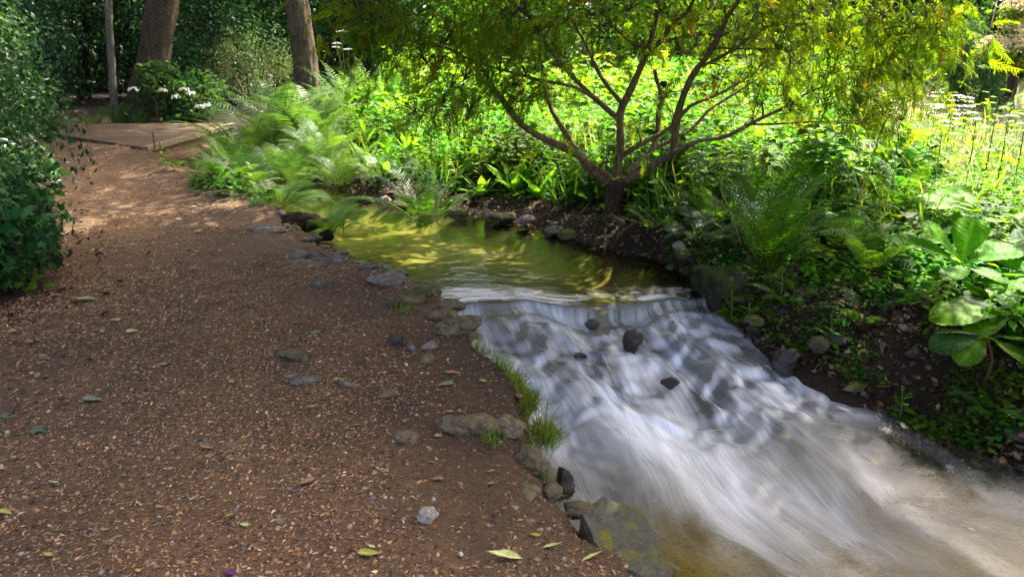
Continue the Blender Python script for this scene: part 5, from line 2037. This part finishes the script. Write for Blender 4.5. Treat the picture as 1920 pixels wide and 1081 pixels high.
tree('leaning_tree', 'big leaning trunk with flaking bark beyond the footbridge', [(268, 240), (275, 190), (287, 110), (300, 40), (312, -30), (322, -120)], 16.6, .33, .2, M_BARK,
     [((-8.5, 16.0, 7.5), (4.2, 4.2, 2.6)), ((-5.2, 13.2, 7.8), (3.4, 3.2, 2.0)), ((-5.5, 20.0, 8.5), (4.0, 3.6, 2.4)), ((-11.5, 19.0, 8.0), (4.0, 4.0, 2.6))], 27000, .22, (.06, .12, .02), ivy=70)  # last two crown masses, out of view, added to shade the wood
tree('ridged_tree', 'upright trunk with ridged bark rising from the tall ferns', [(578, 262), (575, 180), (572, 110), (562, 40), (548, -30), (540, -120)], 14.0, .235, .15, M_BARK,
     [((-3.2, 15.0, 7.4), (3.4, 2.8, 2.0)), ((-1.3, 12.2, 6.8), (2.3, 2.0, 1.5))], 13000, .18, (.075, .14, .02), ivy=60)  # second crown mass, out of view, added to shade the path and ferns
tree('slender_tree', 'slender pale trunk left of the big leaning trunk', [(216, 222), (213, 170), (208, 100), (204, 20), (200, -60)], 16.2, .075, .05, M_BARK_GREY,
     [((-9.6, 16.5, 5.2), (1.6, 1.6, 1.2))], 3000, .14, (.06, .12, .02), limbs=4)
tree('dark_tree', 'thick dark trunk under pale blossom at the right edge', [(1862, 238), (1868, 190), (1880, 130), (1890, 70), (1895, 0)], 15.5, .30, .2, M_BARK_DARK,
     [((12.0, 16.6, 5.4), (2.0, 1.8, 1.5))], 5000, .16, (.07, .14, .02), limbs=5)
for (x, Y, r, lab) in ((432, 23, .16, 'dim thin trunk deep in the dark wood behind the ferns'), (160, 22, .14, 'dim trunk deep in the dark wood above the path bend'), (1160, 24, .2, 'dim trunk far behind the conifer'), (505, 26, .2, 'dim trunk in the dark wood left of the ridged trunk')):
    tree('woodland_tree', lab, [(x, 200), (x - 3, 120), (x + 2, 40), (x, -60), (x + 4, -160)], Y, r, r * .6, M_BARK_DARK, [((at_y(x, 0, Y)[0], Y, 7.0), (2.6, 2.4, 2.0))], 4500, .2, (.05, .10, .02), limbs=4)

# blossom spray of the tree at the right edge
def blossom():
    t = thing('blossom_branch', 'branches of pale cream blossom and leaves hanging in at the upper right', 'branch', tuple(at_y(1890, 60, 13.0)))
    base = at_y(1890, 60, 13.0)
    cl = [(at_y(x, y, Y) - base, (r, r, r * .45)) for x, y, Y, r in ((1885, 90, 13, .34), (1920, 85, 12.8, .40), (1850, 80, 13.2, .18), (1915, 22, 13.2, .30), (1905, 50, 13.1, .2), (1925, 112, 12.9, .22), (1960, 60, 13, .6), (1915, 5, 13, .3), (1870, 75, 13.0, .2))]
    V, Fc, C = foliage(cl, 5500, .06, (.66, .56, .30), LEAF2, .12, .2)
    link('blossom', make_mesh('blossom', V, Fc, C), M_PETAL, t)
    V, Fc, C = foliage([(c + np.array([0, .1, -.12]), r) for c, r in cl], 2600, .08, (.16, .26, .02), LEAF2, .2, .2)
    link('foliage', make_mesh('foliage', V, Fc, C), M_TREELEAF, t)
    parts = []
    root = np.array([.9, 1.8, 1.2])
    for c, r in cl:
        parts.append(tube(smooth_path([root, (root + c) / 2 + np.array([0, 0, .25]), c], 8), np.linspace(.035, .006, 8), 5))
    V, Fc, C = merge(parts)
    link('branch', make_mesh('branch', V, Fc, C, True), M_TWIG, t)


blossom()

# ------------------------------------------------------------------ shrubs and background
EV = (.024, .076, .018)
EV2 = (.038, .108, .030)
shrub('ivy_mound', 'dark glossy ivy mound spilling onto the left of the path', 'ivy', (-3.95, 4.95, .30), (.76, .92, .62), 5600, .105, (.022, .075, .014), M_DARKLEAF, IVY, 16, 4)
shrub('ivy_mound', 'second ivy mound behind the first along the path', 'ivy', (-4.7, 6.2, .35), (.8, .9, .62), 3800, .105, (.024, .078, .015), M_DARKLEAF, IVY, 14, 4)
shrub('holly_bush', 'dark holly bush overhanging the ivy at the left edge', 'shrub', (-4.35, 5.7, 1.25), (1.05, 1.1, 1.05), 9500, .058, EV, M_DARKLEAF, LEAF, 22, 6)
shrub('holly_bush', 'tall teal green holly filling the upper left corner', 'shrub', (-8.7, 10.6, 2.6), (2.2, 2.0, 2.5), 21000, .066, EV2, M_DARKLEAF, LEAF2, 30, 6)
shrub('laurel_bush', 'dark laurel bush beside the bend of the path', 'shrub', (-10.2, 14.2, 1.7), (1.7, 1.7, 1.7), 9000, .10, EV, M_DARKLEAF, LEAF2_N, 22, 5)
shrub('leafy_bush', 'low bright green bush where the path leaves the footbridge', 'shrub', (-9.3, 14.2, .45), (.95, .9, .6), 3200, .085, (.07, .14, .035), M_COVER, LEAF, 12, 4)
shrub('leafy_bush', 'low bright green bush left of the footbridge near the holly', 'shrub', (-8.95, 12.85, .32), (.62, .75, .5), 2400, .07, (.06, .13, .03), M_COVER, LEAF, 10, 4)
hyd = shrub('flowering_bush', 'rounded bush with white flower heads beside the leaning trunk', 'shrub', (-7.05, 16.0, .62), (1.0, .8, .66), 3600, .11, (.05, .115, .03), M_COVER, LEAF6, 14, 5)


def flower_heads(parent, centres, rad, n, name='flower_head'):
    Vh, Fh = ICO[1]
    for c in centres:
        m = n
        d = rng.normal(size=(m, 3))
        d /= np.linalg.norm(d, axis=1)[:, None]
        d[:, 2] = np.abs(d[:, 2]) * .8
        p = d * np.array([rad, rad, rad * .55])
        V, Fc, C = scatter(leaf6_T(.8, .1, .05), p, face_rot(d, .3), np.full(m, rad * .55), jitter_col((.75, .74, .68), m, .08, .02))
        link(name, make_mesh(name, V, Fc, C), M_PETAL, parent, loc=tuple(c))


bw = np.array(hyd.location)
hc = [at_y(x, y, 15.2 - .1 * k) - bw for k, (x, y) in enumerate([(305, 170), (330, 182), (345, 168), (358, 175), (375, 200), (388, 198), (250, 168)])]
flower_heads(hyd, hc, .08, 24)
shrub('grey_green_bush', 'feathery grey green bush behind the tall fern stand', 'shrub', (-6.2, 18.2, 1.0), (.9, .8, .95), 5000, .06, (.085, .12, .06), M_COVER, LEAF_N, 14, 4)
shrub('holly_bush', 'dark evergreen bush behind the flowering bush', 'shrub', (-8.0, 20.2, 1.8), (1.9, 1.5, 1.9), 8000, .11, EV, M_DARKLEAF, LEAF2, 22, 5)
dark_bg = [((-14.5, 26.0, 2.2), (3.0, 1.5, 2.6), 'dark evergreen at the back of the wood above the path bend'), ((-13.5, 20.5, 2.4), (2.8, 2.0, 2.6), 'dark evergreen left in the wood above the path bend'), ((-10.8, 22.5, 2.6), (2.4, 1.8, 2.8), 'dark evergreen behind the slender trunk'),
           ((-7.2, 23.5, 2.8), (2.4, 1.8, 3.0), 'dark evergreen behind the big leaning trunk'), ((-4.8, 22.8, 2.4), (2.0, 1.6, 2.6), 'dark evergreen left behind the ridged trunk'),
           ((-16.5, 18.0, 2.6), (2.6, 2.2, 2.8), 'dark evergreen at the far left behind the holly'), ((-3.0, 24.5, 2.8), (1.9, 1.6, 2.8), 'dark evergreen right behind the ridged trunk')]
for c, r, lab in dark_bg:
    shrub('evergreen_bush', lab, 'shrub', c, r, 10500, .14, EV if c[0] < -6 else EV2, M_DARKLEAF, LEAF2, 24, 4, 'dark evergreens of the wood')
light_bg = [((-.6, 21.5, 2.0), (1.8, 1.5, 2.4), 'light green bush left behind the conifer', (.10, .18, .035)), ((2.4, 23.0, 2.4), (2.2, 1.6, 2.8), 'light green bush straight behind the conifer', (.10, .18, .045)),
            ((5.6, 23.5, 2.4), (2.2, 1.7, 2.8), 'light green bush right behind the conifer', (.10, .175, .03)), ((8.8, 24.0, 2.2), (2.1, 1.7, 2.6), 'light green bush beyond the meadow', (.08, .15, .04)),
            ((7.6, 19.5, .95), (1.0, .8, .9), 'small dark bush standing in the meadow behind the hanging sprays', (.04, .085, .03)),
            ((12.6, 21.5, 3.2), (2.4, 1.8, 3.2), 'blue green tree crown behind the dark trunk', (.055, .115, .055)), ((15.8, 20.0, 2.6), (2.2, 1.8, 2.8), 'green bush at the far right beyond the dark trunk', (.07, .14, .035)),
            ((-1.9, 16.0, .8), (1.0, .7, .8), 'yellow green bush right of the ridged trunk', (.13, .22, .03))]
for c, r, lab, colr in light_bg:
    colr = (colr[0] * 1.05, colr[1] * 1.25, colr[2] * .7)
    shrub('leafy_bush', lab, 'shrub', c, r, 7500 if r[0] > 1.5 else 2600, .125, colr, M_TREELEAF, LEAF2, 22, 4)
shrub('juniper_bush', 'blue green feathery bush left of the dark trunk in the meadow', 'shrub', (8.75, 14.6, 1.0), (.62, .7, 1.1), 9000, .07, (.075, .15, .065), M_COVER, LEAF2_N, 22, 3)


def far_wood():
    """unbroken wall of far woodland beyond everything, in a ring"""
    out = []
    for k in range(46):
        a = R(-78) + R(156) * k / 45 + rng.normal(0, .01)
        dd = rng.uniform(31, 37)
        c = np.array([dd * math.sin(a), dd * math.cos(a), rng.uniform(5.0, 6.5)])
        r = np.array([rng.uniform(2.6, 3.6)] * 2 + [rng.uniform(6.5, 8.5)])
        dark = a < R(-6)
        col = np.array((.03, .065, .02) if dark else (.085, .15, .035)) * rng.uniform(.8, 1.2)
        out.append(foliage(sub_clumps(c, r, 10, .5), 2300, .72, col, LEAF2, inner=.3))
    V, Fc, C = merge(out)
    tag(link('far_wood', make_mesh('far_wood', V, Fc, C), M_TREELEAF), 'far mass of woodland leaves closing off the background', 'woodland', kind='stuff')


far_wood()


# ------------------------------------------------------------------ white umbels
def umbel(label, x, y, Y, h, group, n=3):
    p = at_y(x, y, Y)
    g = gz(p[0], Y)
    t = thing('umbel_flower', label, 'flower', (p[0], Y, g), group=group)
    H = max(.3, p[2] - g)
    V, Fc = tube(smooth_path([np.array([0, 0, -.05]), np.array([.02, 0, H * .5]), np.array([0, 0, H])], 7), np.linspace(.006, .003, 7), 5)
    link('stem', make_mesh('stem', V, Fc, None, True), M_STALK, t)
    for k in range(n):
        o = np.array([0, 0, H]) if k == 0 else np.array([rng.normal(0, .12), rng.normal(0, .12), H - rng.uniform(.05, .3)])
        m = 38
        a = rng.uniform(0, 6.28, m)
        r = .095 * rng.uniform(0, 1, m) ** .5 * (1 if k == 0 else .75)
        q = np.stack([np.cos(a) * r, np.sin(a) * r, .02 - 2.2 * r ** 2], 1)
        nn = np.tile([0, 0, 1.0], (m, 1))
        A = scatter(LEAF6, q, face_rot(nn, .25, 0), np.full(m, .032), jitter_col((.8, .78, .74), m, .06, .01))
        rays = [tube(np.array([[0, 0, -.08], q[i]]), np.array([.002, .0012]), 3, False) for i in range(0, m, 4)]
        hd = link('flower_head', make_mesh('flower_head', *A[:2], A[2]), M_PETAL, t, loc=tuple(o))
        V, Fc, C = merge(rays)
        link('rays', make_mesh('rays', V, Fc, C), M_STALK, hd)
        if k:
            V, Fc = tube(smooth_path([np.array([0, 0, H * .55]), o * np.array([.6, .6, 1]) - np.array([0, 0, .2]), o - np.array([0, 0, .07])], 6), np.linspace(.005, .003, 6), 4)
            link('stem', make_mesh('stem', V, Fc, None, True), M_STALK, t)
    return t


UMB = [(1748, 182, 11.5), (1760, 174, 12), (1795, 180, 12), (1812, 184, 11.5), (1760, 198, 11), (1808, 200, 11), (1742, 212, 11), (1818, 212, 10.8), (1790, 215, 11.2),
                               (1672, 190, 12), (1668, 206, 11.6), (1575, 180, 12.5), (1560, 190, 12.2), (1898, 218, 10.5), (1770, 228, 10), (1600, 235, 10.5), (1710, 240, 10)]
for k, (x, y, Y) in enumerate(UMB):
    umbel('flat white umbel in the sunny meadow, %s of its kind from the left' % ordinal(1 + sorted(UMB).index((x, y, Y))), x, y, Y, 1.0, 'white umbels in the meadow')
umbel('pale umbel flowers rising above the far ferns right of the ridged trunk', 640, 60, 13.0, 1.6, None, 4)


# ------------------------------------------------------------------ single fallen leaves and pods on the path
def fallen(x, y, w, col, shape, lab, group=None):
    p = at_z(x, y, 0)
    L = w / F_PX * math.hypot(p[1], 1.55) * 1.05
    if shape == 'ivy':
        V, Fc, C = IVY
        V = V.copy()
    elif shape == 'pod':
        V, Fc, C = leaf_blade(1.0, .26, 14, 6, 3, 'lance', -.12, int(x), .9)
    else:
        V, Fc, C = leaf_blade(1.0, .5, 12, 6, 6, 'ovate' if shape == 'leaf' else 'lance', rng.uniform(-.15, .15), int(x), .35)
    me = make_mesh('fallen_leaf', V * L - np.array([L * .5, 0, 0]), Fc, C * np.asarray(col), True)
    o = link('fallen_leaf', me, M_FALLEN, loc=(p[0], p[1], gz(p[0], p[1]) + .012), rot=(rng.normal(0, .15), rng.normal(0, .12), rng.uniform(-.7, .7) + (PI if rng.random() < .5 else 0)))
    tag(o, lab, 'leaf', group)


YG, PG, GG, TN, DG, YL = (.22, .22, .04), (.34, .34, .12), (.11, .13, .075), (.22, .14, .065), (.02, .06, .025), (.32, .23, .03)
for a in ((157, 562, 46, YG, 'lance', 'long yellow green leaf at the left path edge under the ivy'), (214, 600, 28, TN, 'leaf', 'tan leaf on the path right below the ivy mound'),
          (248, 622, 20, PG, 'leaf', 'pale leaf scrap below the tan leaf left on the path'), (304, 682, 20, YG, 'leaf', 'small yellow green leaf in the left middle of the path'),
          (257, 702, 14, PG, 'pod', 'tiny pale pod left in the middle of the path'), (173, 746, 40, GG, 'lance', 'grey green oval leaf on the left of the path'),
          (588, 765, 30, PG, 'pod', 'pale green winged pod in the middle of the path'), (434, 714, 16, YL, 'leaf', 'small yellow leaf left of the flat grey stone'),
          (600, 628, 30, GG, 'ivy', 'grey green lobed leaf on the upper middle of the path'), (850, 708, 30, TN, 'pod', 'tan pod lying near the grass strip'),
          (836, 728, 32, GG, 'leaf', 'grey green leaf beside the tan pod near the grass'), (905, 720, 16, PG, 'leaf', 'pale leaf scrap close to the grass strip'),
          (575, 908, 34, TN, 'lance', 'long tan leaf left of the whitish stone'), (692, 1046, 38, YG, 'leaf', 'green leaf at the front of the path left of the pods'),
          (946, 1060, 62, PG, 'pod', 'long pale green pod at the front of the path'), (1035, 1030, 34, PG, 'pod', 'short pale pod right of the long pod at the front'),
          (1110, 1042, 40, PG, 'pod', 'bent pale pod against the big slab'), (90, 1038, 24, YG, 'leaf', 'small green leaf in the front left corner'),
          (102, 906, 20, PG, 'pod', 'thin pale pod on the front left of the path'), (82, 800, 46, DG, 'ivy', 'dark green ivy leaf lying at the left path margin'),
          (8, 775, 34, DG, 'ivy', 'dark ivy leaf at the left picture edge'), (921, 892, 16, YL, 'leaf', 'little yellow leaf beside the half buried stone ridge'),
          (388, 832, 26, TN, 'leaf', 'curled tan leaf beside the lone grey pebble'), (10, 960, 28, YG, 'leaf', 'yellow leaf at the left edge near the front'),
          (1022, 842, 26, PG, 'pod', 'pale pod on the bank above the leaning boulder'), (432, 1076, 30, (.10, .014, .09), 'leaf', 'magenta petal at the bottom edge of the path'),
          (318, 436, 18, YG, 'leaf', 'yellow leaf on the upper path below the footbridge'), (372, 440, 16, PG, 'leaf', 'pale leaf right of the yellow leaf on the upper path'),
          (183, 469, 22, PG, 'leaf', 'pale leaf on the upper path by the ivy'), (640, 716, 22, YG, 'leaf', 'yellow green leaf against the angular pale stone'),
          (820, 905, 22, TN, 'leaf', 'tan leaf in the lower middle of the path'), (1003, 1010, 20, YL, 'leaf', 'yellow scrap left of the short pale pod')):
    fallen(*a)
for k in range(46):
    x, y = rng.uniform(90, 560), rng.uniform(285, 520)
    p = at_z(x, y)
    if p[0] < path_left(p[1]) + .2 or stream_sd(np.array([p[0]]), np.array([p[1]]))[0][0] < .15:
        continue
    fallen(x, y, rng.uniform(6, 12), [YG, YL, PG, TN][k % 4], 'leaf', 'tiny yellowish fallen leaf on the upper path', 'tiny fallen leaves on the upper path')
for k in range(14):
    x, y = rng.uniform(40, 980), rng.uniform(560, 1070)
    p = at_z(x, y)
    if p[0] < path_left(p[1]) or stream_sd(np.array([p[0]]), np.array([p[1]]))[0][0] < .2:
        continue
    fallen(x, y, rng.uniform(8, 18), [TN, TN, YL, PG][k % 4], 'leaf', 'little dry leaf among the bark chips of the near path', 'little dry leaves on the near path')
